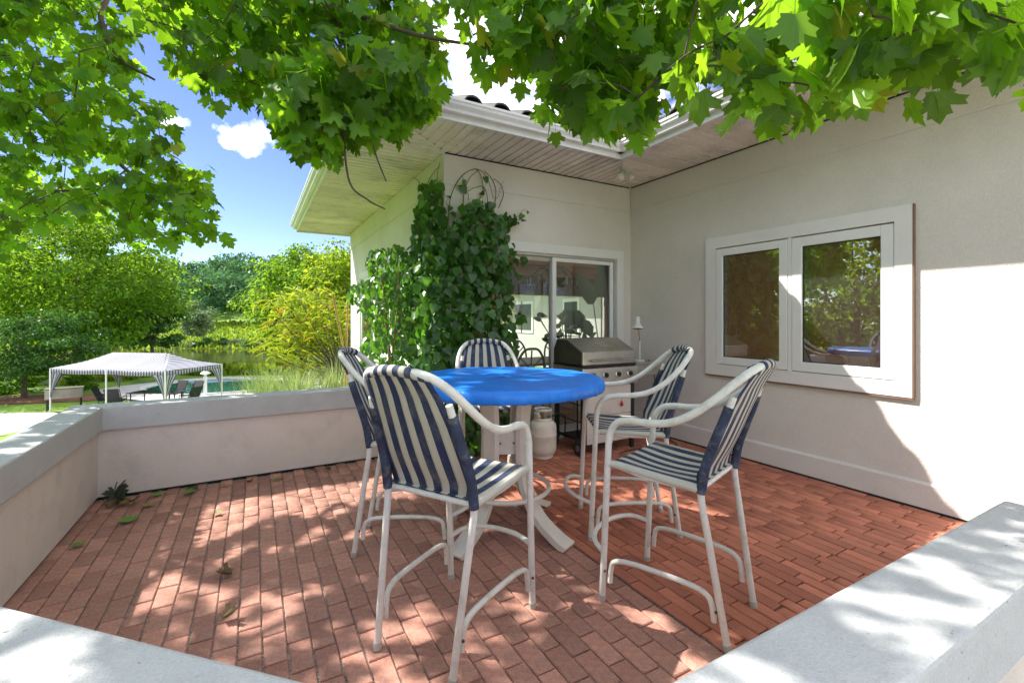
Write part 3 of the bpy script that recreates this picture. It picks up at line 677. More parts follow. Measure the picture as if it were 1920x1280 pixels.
MB().lathe([(.002, .055), (.006, .045), (.016, .02), (.018, .006), (.012, -.006), (.002, -.01)], (3.475, GY0-.018, .485), 12).tube([(3.475, GY0-.018, .54), (3.475, GY0-.01, .62)], .002, 5).build('red_tag', pm('red_tag', (.5, .02, .015), .35), gr, auto=50)
for x, y in ((GX0+.022, GY0+.02), (GX1-.03, GY0+.02), (GX0+.022, GY1-.03), (GX1-.03, GY1-.03)):
    z0 = .09 if x < 3.2 else .0
    MB().box((x-.022, y-.02, z0), (x+.022, y+.02, .72)).build('leg', BLACK, gr, bevel=.003)
for y in (GY0+.02, GY1-.03):
    wv = MB().lathe([(.03, -.022), (.078, -.022), (.086, -.014), (.086, .014), (.078, .022), (.03, .022)], (GX0-.03, y, .087), 24, axis=(1, 0, 0)).build('wheel', RUB, gr, auto=40)
    MB().lathe([(.01, -.026), (.034, -.024), (.034, .024), (.01, .026)], (GX0-.03, y, .087), 16, axis=(1, 0, 0)).build('hub', pm('hub_grey', (.16, .16, .16), .6), wv, auto=40)
for z in (.16, .34, .52): MB().tube([(GX0+.022, GY0+.02, z), (GX0+.022, GY1-.03, z)], .006, 6).build('side_rail', BLACK, gr)
MB().box((GX0+.05, GY0+.03, .12), (GX1-.06, GY1-.03, .135)).build('base_shelf', BLACK, gr)
MB().extr([(GY0-.01, .79), (GY0-.005, .905), (GY0+.02, .918), (GY1-.04, .918), (GY1-.04, .88), (GY0+.02, .88), (GY0+.015, .79)], (GX1+.016, 0, 0), (4.16, 0, 0), (0, 1, 0), (0, 0, 1)).build('side_shelf', STEEL, gr, bevel=.004)
MB().tube([(2.71, 3.93, .405), (2.82, 3.96, .42), (2.93, 4.0, .36), (2.97, 4.05, .2), (3.0, 4.1, .12)], .008, 7, smooth=5).tube([(2.99, 3.86, .70), (3.0, 3.87, .5), (3.04, 3.92, .3), (3.06, 3.95, .14)], .008, 7, smooth=5).build('gas_hose', RUB, gr, auto=60)
# propane tank
tk = thing('propane_tank', 'white propane cylinder with guard collar standing left of the gas grill', 'gas tank', (2.60, 3.93, 0))
WT_ = pm('tank_white', (.74, .69, .62), .45, .05, 5, dirt=(.4, .3, .2), dirt_scale=10, dirt_amt=.4)
cx = (2.60, 3.93, 0)
MB().lathe([(.10, .03), (.125, .05), (.138, .085), (.14, .12), (.14, .225), (.142, .23), (.142, .236), (.14, .24), (.14, .30), (.133, .345), (.10, .378), (.05, .388), (0, .39)], cx, 32).build('body', WT_, tk, auto=40)
MB().lathe([(.102, .001), (.108, .001), (.108, .05), (.102, .05)], cx, 28).build('foot_ring', WT_, tk, auto=40)
cb = MB()
for a0, a1, z0, z1 in ((0, 360, .375, .405), (0, 360, .475, .50), (-35, 65, .405, .475), (145, 215, .405, .475)):
    n_ = max(4, int((a1-a0)/12)); V = []
    for i in range(n_+1):
        a = R(a0+(a1-a0)*i/n_); V += [(cx[0]+.088*math.cos(a), cx[1]+.088*math.sin(a), z0), (cx[0]+.088*math.cos(a), cx[1]+.088*math.sin(a), z1)]
    cb.add(V, [(2*i, 2*i+2, 2*i+3, 2*i+1) for i in range(n_)])
cb.build('collar', WT_, tk, solid=.006, smooth=True)
MB().lathe([(.02, .38), (.02, .42), (.012, .425), (.012, .45), (.026, .452), (.026, .465), (.0, .467)], cx, 14).tube([(2.60, 3.93, .405), (2.71, 3.93, .405)], .009, 8).build('valve', pm('brass', (.35, .24, .1), .4, metal=.8), tk, auto=40)
# desk lamp on the grill shelf
lx = np.array([3.98, 3.94, .92])
lp = thing('desk_lamp', 'white gooseneck desk lamp standing on the side shelf of the grill', 'lamp', tuple(lx))
LW = pm('lamp_white', (.78, .77, .74), .4)
MB().lathe([(.06, 0), (.062, .008), (.05, .016), (.012, .02), (0, .021)], lx, 24).build('base', LW, lp, auto=40)
MB().tube([lx+(0, 0, .01), lx+(0, 0, .24)], .008, 8).build('stem', LW, lp, auto=40)
MB().tube([lx+(0, 0, .24), lx+(-.004, 0, .30), lx+(-.02, 0, .36), lx+(-.035, 0, .385)], .006, 8, smooth=4).build('gooseneck', pm('brass_neck', (.4, .27, .1), .35, metal=.8), lp, auto=50)
axl = np.array([.12, .12, 1]); hc = lx+np.array([-.035, 0, .385])
sh = MB().lathe([(.066, .0), (.064, .012), (.050, .035), (.034, .055), (.03, .07), (.029, .135), (.018, .142), (0, .143)], hc, 24, axis=axl).build('shade', LW, lp, auto=45)
MB().lathe([(.060, -.001), (.04, .012), (.0, .016)], hc, 20, axis=axl).build('reflector', pm('lamp_inside', (.25, .13, .06), .4), sh)
# floodlights at the eave corner
fl = np.array([3.66, 3.88, SZ-.002])
fd = thing('floodlight', 'twin bulb floodlight fixed under the inner corner of the eaves', 'floodlight', tuple(fl))
OLD = pm('old_white', (.55, .52, .47), .6, .15, 20, dirt=(.2, .17, .13), dirt_scale=20, dirt_amt=.6)
MB().lathe([(.05, 0), (.05, -.02), (.03, -.035), (0, -.036)], fl, 18).build('mount', OLD, fd, auto=40)
for s, q in ((-1, (-.06, -.03)), (1, (.05, -.055))):
    e = fl+np.array([q[0]*.7, q[1]*.7, -.075]); ax_ = np.array([q[0], q[1], -.10])
    h_ = MB().tube([fl+(0, 0, -.03), (fl+e)/2+(0, 0, -.01), e], .009, 8).lathe([(.018, -.02), (.022, 0), (.024, .03)], e, 14, axis=ax_).build('arm', OLD, fd, auto=40)
    MB().lathe([(.02, .028), (.035, .05), (.043, .075), (.041, .088), (.02, .096), (0, .098)], e, 18, axis=ax_).build('bulb', pm('bulb_glass', (.72, .68, .58), .15), fd, auto=60)
# power cord from lamp to the wall base
tag(MB().tube([(4.14, 3.95, .93), (4.2, 3.93, .80), (4.18, 3.86, .45), (4.22, 3.75, .06), (4.1, 3.5, .016), (3.8, 3.55, .016), (3.6, 3.62, .016), (3.35, 3.6, .016)], .005, 6, smooth=6).build('power_cord', RUB, None, auto=60), 'black power cord trailing from the grill shelf down to the red brick', 'cord')

# ------------------------------------------------------------------ inside the dining room
tab = thing('dining_table', 'pale wooden dining table inside the room behind the sliding door', 'table', (3.9, 6.3, 0))
MB().box((3.0, 5.7, .72), (5.4, 6.7, .76)).build('table_top', pm('pale_wood', (.5, .4, .26), .4, .15, 5), tab, bevel=.01)
for x, y in ((3.1, 5.8), (5.3, 5.8), (3.1, 6.6), (5.3, 6.6)): MB().lathe([(.03, 0.02), (.045, .3), (.03, .5), (.045, .72)], (x, y, 0), 12).build('leg', WOOD, tab)
def arch_chair(label, x, y, a):
    c = thing('dining_chair', label, 'chair', (x, y, .02), 0, 'arched dining chairs inside the room'); BW = pm('grey_wood', (.26, .21, .14), .5)
    P = lambda p: (x+p[0]*math.cos(a)-p[1]*math.sin(a), y+p[0]*math.sin(a)+p[1]*math.cos(a), .02+p[2])
    MB().tube([P((-.22, -.2, 0)), P((-.22, -.22, .5)), P((-.21, -.25, .8)), P((-.12, -.27, .97)), P((0, -.275, 1.0)), P((.12, -.27, .97)), P((.21, -.25, .8)), P((.22, -.22, .5)), P((.22, -.2, 0))], .017, 8, smooth=4).build('back_frame', BW, c)
    for s in (-1, 1): MB().tube([P((-.18*s, -.225, .52)), P((0, -.255, .72)), P((.17*s, -.265, .88))], .010, 6, smooth=3).build('back_slat', BW, c)
    MB().tube([P((0, -.225, .5)), P((0, -.272, .98))], .010, 6).build('back_slat', BW, c)
    MB().obox(P((0, 0, .46)), (.23*math.cos(a), .23*math.sin(a), 0), (-.22*math.sin(a), .22*math.cos(a), 0), (0, 0, .025)).build('seat', BW, c, bevel=.01)
    for s in (-1, 1): MB().tube([P((.2*s, .18, 0)), P((.19*s, .17, .45))], .016, 8).build('leg', BW, c)
arch_chair('arched wooden dining chair indoors on the far side of the dining table', 4.2, 7.0, R(180)); arch_chair('arched wooden dining chair indoors on the far side of the dining table', 5.05, 7.0, R(180)); arch_chair('arched dining chair indoors close behind the left door panel', 3.25, 5.45, R(0))
ch = thing('chandelier', 'dark iron chandelier with candle bulbs hanging in the dining room', 'chandelier', (4.35, 6.3, 2.74))
IR = pm('iron', (.03, .032, .035), .5)
MB().tube([(4.35, 6.3, 2.74), (4.35, 6.3, 1.95)], .01, 6).lathe([(.0, 1.9), (.05, 1.93), (.03, 2.0), (.06, 2.1), (.02, 2.25), (0, 2.26)], (4.35, 6.3, 0), 14).build('stem', IR, ch)
for k in range(8):
    a = k*math.pi/4; c_, s_ = math.cos(a), math.sin(a); q = lambda r_, z: (4.35+r_*c_, 6.3+r_*s_, z)
    b = MB().tube([q(.03, 2.2), q(.2, 2.27), q(.38, 2.1), q(.42, 1.95)], .008, 6, smooth=4).lathe([(.01, 1.94), (.04, 1.955), (.04, 1.965), (0, 1.966)], (4.35+.42*c_, 6.3+.42*s_, 0), 10).build('arm', IR, ch)
    MB().lathe([(.011, 1.966), (.011, 2.08), (.004, 2.11), (0, 2.115)], (4.35+.42*c_, 6.3+.42*s_, 0), 8).build('candle', pm('candle', (.75, .66, .45), .5), ch)

# ------------------------------------------------------------------ terrain, pond, pool
def sst(a, b, x): t = np.clip((x-a)/(b-a), 0, 1); return t*t*(3-2*t)
def ground(x, y):
    x, y = np.asarray(x, float), np.asarray(y, float); f = F[0]*x+F[1]*y
    dx = np.maximum(np.maximum(-1.4-x, x-14), 0); dy = np.maximum(np.maximum(-6-y, y-22*(x > 9)-9.9*(x <= 9)), 0); d = np.hypot(dx, dy)
    z = -.45-2.3*sst(1.5, 10, d)
    z = z-2.9*sst(33, 52, f)*(1-sst(80, 90, f))+(-1.2)*sst(80, 90, f)+4.6*sst(88, 135, f)+16*sst(130, 210, f)
    z = z+.06*np.sin(x*.7)*np.cos(y*.6)*sst(12, 20, d)*(1-sst(36, 44, f))
    return z
fs = np.concatenate([np.linspace(-60, 0, 10), np.linspace(1.5, 40, 50), np.linspace(42, 100, 40), np.linspace(105, 420, 30)]); rs = np.concatenate([np.linspace(-420, -70, 18), np.linspace(-66, 30, 80), np.linspace(35, 300, 12)])
Vt = []; 
for f_ in fs:
    for r_ in rs:
        x, y = F[0]*f_+RT[0]*r_, F[1]*f_+RT[1]*r_; z = float(ground(x, y))
        if -2.6 < x < 13.9 and -6.5 < y < 9.6: z = min(z, -.7)
        Vt.append((x, y, z))
nr = len(rs); Qt = [(i*nr+j, i*nr+j+1, (i+1)*nr+j+1, (i+1)*nr+j) for i in range(len(fs)-1) for j in range(nr-1)]
LAWN = pm('lawn', (.11, .22, .014), .9, .35, .35, bump=.5, bscale=14, bdist=.08, col2=(.17, .29, .02), dirt=(.26, .29, .03), dirt_scale=.09, dirt_amt=.6)
struct(MB().add(Vt, Qt).build('ground', LAWN, None, smooth=True))
def sheet(name, pts, mat, dz=.02, z=None):
    V = [(*p, (float(ground(*p))+dz) if z is None else z) for p in pts]
    return struct(MB().add(V, [tuple(range(len(V)))]).build(name, mat, None))
def frp(f_, r_): p = fr(f_, r_, 0); return (p[0], p[1])
PND = bpy.data.materials.new('pond_water'); PND.use_nodes = True; t = NT(PND.node_tree); b = t.n['Principled BSDF']
b.inputs['Base Color'].default_value = (.035, .04, .012, 1); b.inputs['Roughness'].default_value = .06
bn = t.new('ShaderNodeBump', _Strength=.25, _Distance=.05); t.link(t.noise(t.new('ShaderNodeTexCoord').outputs['Object'], 1.6, 3), bn.inputs['Height']); t.link(bn.outputs[0], b.inputs['Normal'])
sheet('pond', [frp(40, -150), frp(40, 60), frp(95, 60), frp(95, -150)], PND, z=-4.25)
MUL = pm('bark_mulch', (.20, .085, .045), .95, .45, 5, bump=.8, bscale=20, bdist=.05)
CONC = pm('pale_concrete', (.50, .48, .45), .9, .1, 1)
def blob(f0, r0, af, ar, n=28, wob=.1, seed=1): return [frp(f0+af*math.sin(a)*(1+wob*math.sin(3*a+seed)), r0+ar*math.cos(a)*(1+wob*math.sin(2*a+seed*2))) for a in np.linspace(0, 2*math.pi, n, endpoint=False)]
sheet('path', [frp(15.5, -24), frp(20.0, -24.5), frp(20.3, -20.5), frp(19.4, -16), frp(14, -13)], CONC, .03)
sheet('mulch_bed', blob(23.6, -24.3, 1.2, 3.6, seed=2), MUL, .03)
sheet('mulch_bed', blob(23.4, -17.0, 2.6, 2.0, seed=3), MUL, .03); sheet('mulch_bed', blob(17, -8.6, 4.0, 3.0, seed=4), MUL, .03)
sheet('pool_deck', blob(27.9, -17.3, 4.6, 6.6, seed=.6), CONC, .06)
rim = blob(27.9, -17.6, 3.3, 4.2, seed=.6, wob=.08)
PW = bpy.data.materials.new('pool_water'); PW.use_nodes = True; b = PW.node_tree.nodes['Principled BSDF']; b.inputs['Base Color'].default_value = (.006, .12, .085, 1); b.inputs['Roughness'].default_value = .05
sheet('pool_water', rim, PW, .085)
zr = float(ground(*rim[0]))+.09
struct(MB().tube([(*p, float(ground(*p))+.06) for p in rim]+[(*rim[0], zr-.03)], .14, 6, smooth=2).build('pool_edge', pm('pool_edge', (.62, .60, .56), .8), None))

# ------------------------------------------------------------------ party tent by the pool
tz = -.78; GZ = -2.75
tFL, tFR = fr(20.4, -20.7, 0), fr(19.35, -14.75, 0); ex = (tFR-tFL); Lx = np.linalg.norm(ex); ex /= Lx; ey = np.array([-ex[1], ex[0], 0])
if ey@F < 0: ey = -ey
Ly = 3.0
tent = thing('party_tent', 'long party tent with navy and white striped roof beside the pool', 'tent', tuple(tFL+(0, 0, GZ)))
TS = stripemat('tent_stripe', (.05, .06, .10), (.36, .36, .37), .14, .5, .1, plain=True)
def tp_(u, v, z): return tFL+ex*u*Lx+ey*v*Ly+np.array([0, 0, z])
def roofz(u, v):
    # hip roof whose cloth sags between its ribs
    a = min(u*Lx, (1-u)*Lx, v*Ly, (1-v)*Ly)/(Ly/2); sag = .05*math.sin(min(1, a)*math.pi)*(1+abs(math.sin(u*math.pi*3)))
    return tz+.62*min(1, a)-sag*.9-.06*(1-min(1, a*3))*abs(math.sin(u*2*math.pi))*(v < .03 or v > .97)
MB().grid(lambda u, v: tp_(u, v, roofz(u, v)), 40, 20, lambda u, v: (u*Lx, v*Ly)).build('roof', TS, tent, smooth=True)
def skirt(P0, P1, L, u0, nseg=60):
    def g(u, v):
        p = P0+(P1-P0)*u; s = u*2 % 1; drop = -.05*math.sin(u*2*math.pi)**2
        return p+np.array([0, 0, tz-.21*v+drop*.8])
    return MB().grid(g, nseg, 2, lambda u, v: (u0+u*L, v*.2))
c00, c10, c11, c01 = tp_(0, 0, 0), tp_(1, 0, 0), tp_(1, 1, 0), tp_(0, 1, 0)
for A, B, L in ((c00, c10, Lx), (c10, c11, Ly), (c11, c01, Lx), (c01, c00, Ly)): skirt(A-np.array([0, 0, 0]), B, L, 0).build('valance', TS, tent, smooth=True, solid=.006)
for u, v in ((0, 0), (.5, 0), (1, 0), (0, 1), (.5, 1), (1, 1)):
    p = tp_(u, v, 0); MB().tube([p+(0, 0, GZ), p+(0, 0, tz-.02)], .032, 8).build('pole', VINYL, tent, auto=40)
    if u != .5:
        su, sv = (1 if u == 0 else -1), (1 if v == 0 else -1)
        def cur(a, b, su=su, sv=sv, p=p):
            wdt = .55*(1-b)**1.5+.06
            q = (ex*su*(a-.5)*2*wdt if a > .5 else ey*sv*(.5-a)*2*wdt)
            return p+q+np.array([0, 0, tz-.2-1.1*b])+.02*math.sin(a*25)*ey
        MB().grid(cur, 16, 8, lambda a, b: (a*1.1, b)).build('curtain', TS, tent, smooth=True, solid=.008)
# furniture under the tent
CH = pm('charcoal_sling', (.035, .037, .042), .7); CHM = pm('dark_frame', (.02, .02, .022), .5)
def lounge_chair(label, f_, r_, a):
    p = fr(f_, r_, GZ+.03); c = thing('patio_chair', label, 'chair', tuple(p), 0, 'dark chairs under the party tent')
    e1 = np.array([math.cos(a), math.sin(a), 0]); e2 = np.array([-math.sin(a), math.cos(a), 0]); q = lambda x, y, z: p+e1*x+e2*y+np.array([0, 0, z])
    MB().grid(lambda u, v: q((u-.5)*.5, -.22-.28*v, .42+.62*v), 2, 5).build('back', CH, c, solid=.015); MB().grid(lambda u, v: q((u-.5)*.5, -.22+.46*v, .42+.03*v), 2, 4).build('seat', CH, c, solid=.015)
    for s in (-.28, .28): MB().tube([q(s, .26, 0), q(s, .24, .6), q(s, .1, .64), q(s, -.34, .62)], .018, 6, smooth=3).tube([q(s, -.3, 0), q(s, -.2, .42), q(s, -.5, 1.05)], .016, 6).build('frame', CHM, c)
FA = math.atan2(RT[1], RT[0])
for lab, f_, r_, a in (('dark high-backed patio chair under the tent on the far side of its table', 22.6, -16.75, FA+R(170)), ('dark high-backed patio chair under the tent on the far side of its table', 22.3, -15.75, FA+R(165)), ('dark patio chair under the tent on the near side of its table', 20.6, -17.9, FA+R(20)), ('dark patio chair beside the middle front pole of the tent', 20.9, -18.6, FA+R(-70)), ('dark patio chair under the tent at the pool end of its table', 21.0, -14.9, FA+R(75))):
    lounge_chair(lab, f_, r_, a)
p = fr(21.4, -16.7, GZ+.03); pt = thing('patio_table', 'long dark patio table standing under the striped tent', 'table', tuple(p))
MB().obox(p+np.array([0, 0, .72]), RT*1.05, F*.5, (0, 0, .02)).build('table_top', pm('grey_glass', (.10, .11, .11), .15), pt, bevel=.01)
for sx_ in (-.9, .9):
    for sy_ in (-.4, .4): MB().tube([p+RT*sx_+F*sy_, p+RT*sx_+F*sy_+np.array([0, 0, .7])], .025, 6).build('leg', CHM, pt)
p = fr(20.9, -20.55, GZ+.03); pb = thing('planter_trough', 'grey rectangular trough raised on black legs beside the tent corner pole', 'planter', tuple(p))
e1 = RT*math.cos(.7)+F*math.sin(.7); e2 = -RT*math.sin(.7)+F*math.cos(.7)
MB().obox(p+(0, 0, .75), e1*.62, e2*.26, (0, 0, .22)).build('box', pm('grey_box', (.32, .29, .25), .7, .15, 4), pb, bevel=.015); MB().obox(p+(0, 0, .985), e1*.65, e2*.29, (0, 0, .012)).build('lid', pm('dark_lid', (.08, .07, .06), .7), pb)
for a, b in ((-1, -1), (1, -1), (-1, 1), (1, 1)): MB().tube([p+e1*.55*a+e2*.2*b, p+e1*.55*a+e2*.2*b+np.array([0, 0, .54])], .03, 6).build('leg', BLACK, pb)
p = atz(385, 742, GZ+.03); lpst = thing('garden_lamp_post', 'short white garden lamp post with bell hood beside the pool', 'lamp post', tuple(p))
MB().lathe([(.13, 0), (.13, .05), (.085, .09), (.075, .95), (.10, 1.0), (.10, 1.03)], p, 12).build('post', VINYL, lpst, auto=40); MB().lathe([(.06, 1.03), (.055, 1.12), (.09, 1.14), (.23, 1.2), (.24, 1.22), (.12, 1.32), (.06, 1.42), (.03, 1.46), (0, 1.47)], p, 20).build('hood', VINYL, lpst, auto=50)
# ------------------------------------------------------------------ vegetation helpers
def unit(a): return a/(np.linalg.norm(a, axis=-1, keepdims=True)+1e-9)
half = [(0, 0), (.14, -.07), (.36, -.12), (.33, .0), (.44, .10), (.37, .16), (.52, .25), (.72, .33), (.62, .44), (.67, .58), (.48, .55), (.29, .49), (.31, .63), (.34, .75), (.19, .76), (.11, .87), (0, 1.0)]
half_lo = [(0, 0), (.30, -.10), (.42, .08), (.31, .14), (.68, .34), (.58, .55), (.21, .46), (.30, .74), (.11, .84), (0, 1.0)]
def leaf_tpl(h, bend=.28, fold=.18, petiole=True):
    f3 = lambda x, y: (x, y, fold*abs(x)-bend*y*y*.6-bend*.5*x*x)
    rib = [(0, .25), (0, .5), (0, .75)]
    V = [f3(*p) for p in h]; n = len(h); V += [f3(*p) for p in rib]
    L = [f3(-x, y) for x, y in h[1:-1]]; b = len(V); V += L
    Q = [tuple(range(n))+(n+2, n+1, n)]
    Q.append((0, n, n+1, n+2, n-1)+tuple(b+i for i in range(n-3, -1, -1)))
    if petiole:
        b = len(V); V += [(-.012, 0, 0), (.012, 0, 0), (.008, -.55, .10), (-.008, -.55, .10)]; Q.append((b, b+1, b+2, b+3))
    return V, Q
MAPLE = [leaf_tpl(half, .28, .18), leaf_tpl(half, .55, .05), leaf_tpl(half, .05, .30), leaf_tpl(half, .4, -.12)]
MAPLE_LO = leaf_tpl(half_lo, .3, .12, False)
OVATE = ([(0, 0, 0), (.26, .12, .05), (.34, .38, .06), (.2, .74, .0), (0, 1, -.12), (-.2, .74, .0), (-.34, .38, .06), (-.26, .12, .05), (0, .4, -.02)], [(0, 1, 2, 8), (8, 2, 3, 4), (0, 8, 6, 7), (8, 4, 5, 6)])
HEART = ([(0, 0, 0), (.28, -.1, .03), (.46, .12, .05), (.36, .5, .02), (0, 1, -.14), (-.36, .5, .02), (-.46, .12, .05), (-.28, -.1, .03), (0, .4, -.03)], [(0, 1, 2, 8), (8, 2, 3, 4), (0, 8, 6, 7), (8, 4, 5, 6)])
KITE = ([(0, 0, 0), (.3, .45, .06), (0, 1, -.05), (-.3, .45, .06)], [(0, 1, 2, 3)])
def inpoly(P, x, y):
    x, y = np.asarray(x), np.asarray(y); r = np.zeros(x.shape, bool); n = len(P)
    for i in range(n):
        (x1, y1), (x2, y2) = P[i], P[(i+1) % n]
        c = ((y1 > y) != (y2 > y)) & (x < (x2-x1)*(y-y1)/((y2-y1) or 1e-9)+x1); r ^= c
    return r
def sample_poly(P, n, g):
    P = np.array(P, float); lo, hi = P.min(0), P.max(0); out = np.zeros((0, 2))
    while len(out) < n:
        q = g.uniform(lo, hi, (n*2, 2)); out = np.vstack([out, q[inpoly(P, q[:, 0], q[:, 1])]])
    return out[:n]

# ------------------------------------------------------------------ the maple over the patio
LEAFM = dict(col=(.075, .185, .012), tcol=(.30, .54, .016), var=.5, tmix=.6, gloss=.025, hue=(.30, .30, .02), hueamt=.06)
ML1 = leafmat('maple_leaf', attr=False, **LEAFM); ML2 = leafmat('maple_foliage', attr=True, **LEAFM)
TB = np.array([-3.7, 2.0, -.9])
maple = thing('maple_tree', 'leafy green maple whose branches hang over the patio', 'tree', tuple(TB))
g = np.random.default_rng(11)
fork = np.array([-3.45, 2.15, 2.2])
MB().tube([TB, (-3.66, 2.02, .2), (-3.55, 2.1, 1.3), fork, (-3.3, 2.4, 3.6), (-3.2, 2.6, 5.2)], [.26, .2, .18, .16, .12, .07], 14, smooth=4).build('trunk', BARK, maple, smooth=True)
limbs = [
    ([fork, (-3.2, 3.2, 3.0), atd(-120, 60, 4.3), atd(30, 165, 4.3), atd(120, 225, 4.3), atd(250, 330, 4.2), atd(350, 430, 4.1)], .045),
    ([fork, (-2.9, 3.0, 3.4), atd(150, -80, 4.0), atd(190, 40, 3.9), atd(225, 110, 3.8), atd(290, 150, 3.8)], .04),
    ([fork, (-2.4, 2.6, 3.4), atd(420, -160, 3.2), atd(600, 0, 2.8), atd(690, 35, 2.7), atd(800, 70, 2.6), atd(950, 92, 2.55)], .03),
    ([atd(600, 0, 2.8), atd(640, 60, 2.7), atd(652, 150, 2.65), atd(645, 240, 2.6), atd(655, 340, 2.6), atd(690, 375, 2.6), atd(722, 392, 2.6)], .010),
    ([atd(615, 10, 2.8), atd(660, 160, 2.75), atd(690, 245, 2.7), atd(708, 300, 2.7), atd(724, 340, 2.7)], .007),
    ([fork, (-1.9, 1.6, 3.3), (-.2, 1.5, 3.35), atd(1045, -80, 2.2), atd(1060, 50, 2.2), atd(1075, 110, 2.15), atd(1108, 165, 2.1)], .026),
    ([fork, (-1.7, 1.1, 3.1), (.2, .9, 3.0), atd(1350, -150, 1.7), atd(1440, 20, 1.65), atd(1455, 100, 1.6), atd(1475, 150, 1.6)], .024),
    ([fork, (-1.8, .6, 2.9), (.1, .3, 2.75), atd(1700, -200, 1.2), atd(1850, -10, 1.22), atd(1830, 40, 1.22), atd(1790, 65, 1.22)], .022),
    ([fork, (-3.4, 4.2, 3.3), (-2.8, 5.2, 4.0), (-1.6, 6.0, 4.4)], .05),
    ([fork, (-2.6, 3.4, 4.0), (-1.4, 4.2, 4.6), (-.2, 4.9, 4.9)], .05),
    ([fork, (-3.0, 1.0, 3.6), (-2.2, .2, 4.2)], .05), ([fork, (-4.5, 2.6, 3.6), (-5.4, 3.2, 4.4)], .05),
    ([fork, (-4.0, .8, 3.4), (-4.8, -.4, 4.0)], .05)]
nodes = []; nd_r = []
for P, r0 in limbs:
    C_ = crom(P, 8); MB().tube(C_, list(np.linspace(r0, max(.004, r0*.22), len(C_))), 7).build('branch', BARK if r0 > .02 else TWIG, maple, smooth=True)
    k0 = 8 if r0 > .02 else 0
    nodes += C_[k0:]
regions = [  # outline in the photograph, distance range, number of twigs, leaf size, leaves per twig
    ([(-260, -160), (250, -160), (225, 40), (255, 160), (300, 205), (320, 290), (385, 325), (415, 430), (340, 455), (250, 440), (150, 400), (60, 420), (0, 480), (-260, 500)], (3.3, 5.6), 740, (.07, .11), 10),
    ([(225, -160), (810, -160), (800, 150), (815, 185), (760, 225), (690, 245), (650, 275), (570, 290), (525, 230), (500, 170), (430, 195), (370, 150), (300, 80), (250, 20)], (2.5, 3.9), 270, (.07, .112), 9),
    ([(560, 60), (790, 60), (800, 170), (740, 220), (690, 235), (590, 290), (545, 250), (530, 170)], (2.4, 3.0), 60, (.09, .125), 7),
    ([(840, -160), (1330, -160), (1315, 110), (1215, 165), (1175, 225), (1120, 235), (1050, 200), (1025, 150), (960, 95), (870, 60)], (1.75, 2.7), 150, (.075, .115), 7),
    ([(1060, 90), (1200, 90), (1175, 215), (1110, 215)], (1.7, 2.1), 14, (.09, .12), 5),
    ([(1300, -160), (1760, -160), (1760, 60), (1690, 120), (1570, 190), (1530, 215), (1420, 205), (1350, 150), (1320, 70)], (1.35, 1.95), 72, (.08, .115), 6),
    ([(1560, -160), (2150, -160), (2150, 130), (1850, 120), (1760, 140), (1700, 120), (1600, 60)], (1.12, 1.65), 46, (.08, .12), 6)]
cl = []; csz = []; cnl = []
for P, (d0, d1), n, sz, nl in regions:
    q = sample_poly(P, n, g); D = g.uniform(d0, d1, n)
    for (u, v), d_ in zip(q, D): cl.append(atd(u, v, d_)); csz.append(sz); cnl.append(nl)
for n, lo, hi in ((150, (-4.6, 2.6, 3.6), (-.6, 6.0, 5.2)), (70, (-5.0, -.5, 3.2), (-1.6, 2.6, 5.4)), (45, (-1.2, 1.2, 3.5), (.9, 4.2, 4.6))):  # crown carried on out of view, leaf clusters added to shade the patio
    q = g.uniform(lo, hi, (n, 3))
    for p in q:
        u, v, D = pix(p)
        if D > 0 and v > -60 and -100 < u < 2000: continue
        cl.append(p); csz.append((.09, .13)); cnl.append(11)
for n, (x0, x1), (y0, y1), zt in ((95, (-.9, 1.5), (1.1, 3.35), 0.), (45, (1.2, 2.7), (1.3, 3.2), 0.), (62, (-.9, 2.6), (.3, 1.2), .73), (14, (-1.3, -.9), (2.0, 4.6), .73)):  # unseen clusters added towards the sun to throw shade on floor and coping
    for k in range(n):
        p = np.array([g.uniform(x0, x1), g.uniform(y0, y1), zt]); p = p+SUN/SUN[2]*(g.uniform(3.5, 5.2)-zt); u, v, D = pix(p)
        if D > 0 and v > -70 and -100 < u < 2000: continue
        cl.append(p); csz.append((.09, .13)); cnl.append(9)
cl = np.array(cl); order = np.argsort(np.linalg.norm(cl-fork, axis=1)); cl = cl[order]; csz = [csz[i] for i in order]; cnl = [cnl[i] for i in order]
nodes = [np.array(p) for p in nodes]; tw = MB(); LT, LN, LP, LS, LOW = [], [], [], [], []
for i, c in enumerate(cl):
    A = np.array(nodes); d = np.linalg.norm(A-c, axis=1)+.35*np.maximum(0, np.linalg.norm(A-fork, axis=1)-np.linalg.norm(c-fork)); j = int(np.argmin(d)); p0 = A[j]; L = np.linalg.norm(c-p0)
    mid = (p0+c)/2+g.normal(0, .05*L, 3)+np.array([0, 0, .10*L]); P = crom([p0, mid, c], 3)
    tw.tube(P, list(np.linspace(min(.010, .003+.006*L), .0022, len(P))), 4, cap=False)
    nodes.append(c); nodes.append(mid)
    n = cnl[i]; out = unit((c-fork)*np.array([1, 1, .3]))
    t_ = g.uniform(.25, 1.05, n)[:, None]; base = mid+(c-mid)*t_
    s_ = g.uniform(*csz[i], n)
    off = unit(g.normal(0, 1, (n, 3))*np.array([1, 1, .45]))*(g.uniform(.35, 1.25, n)*.125)[:, None]
    tip = unit(off*5+out*.35+np.array([0, 0, -.85])+g.normal(0, .35, (n, 3)))
    nr_ = unit(np.array([0, 0, 1.])+g.normal(0, .5, (n, 3)))
    LP.append(base+off); LT.append(tip); LN.append(nr_); LS.append(s_)
stuff(tw.build('twig', TWIG, maple, smooth=True))
LP, LT, LN, LS = np.vstack(LP), np.vstack(LT), np.vstack(LN), np.concatenate(LS)
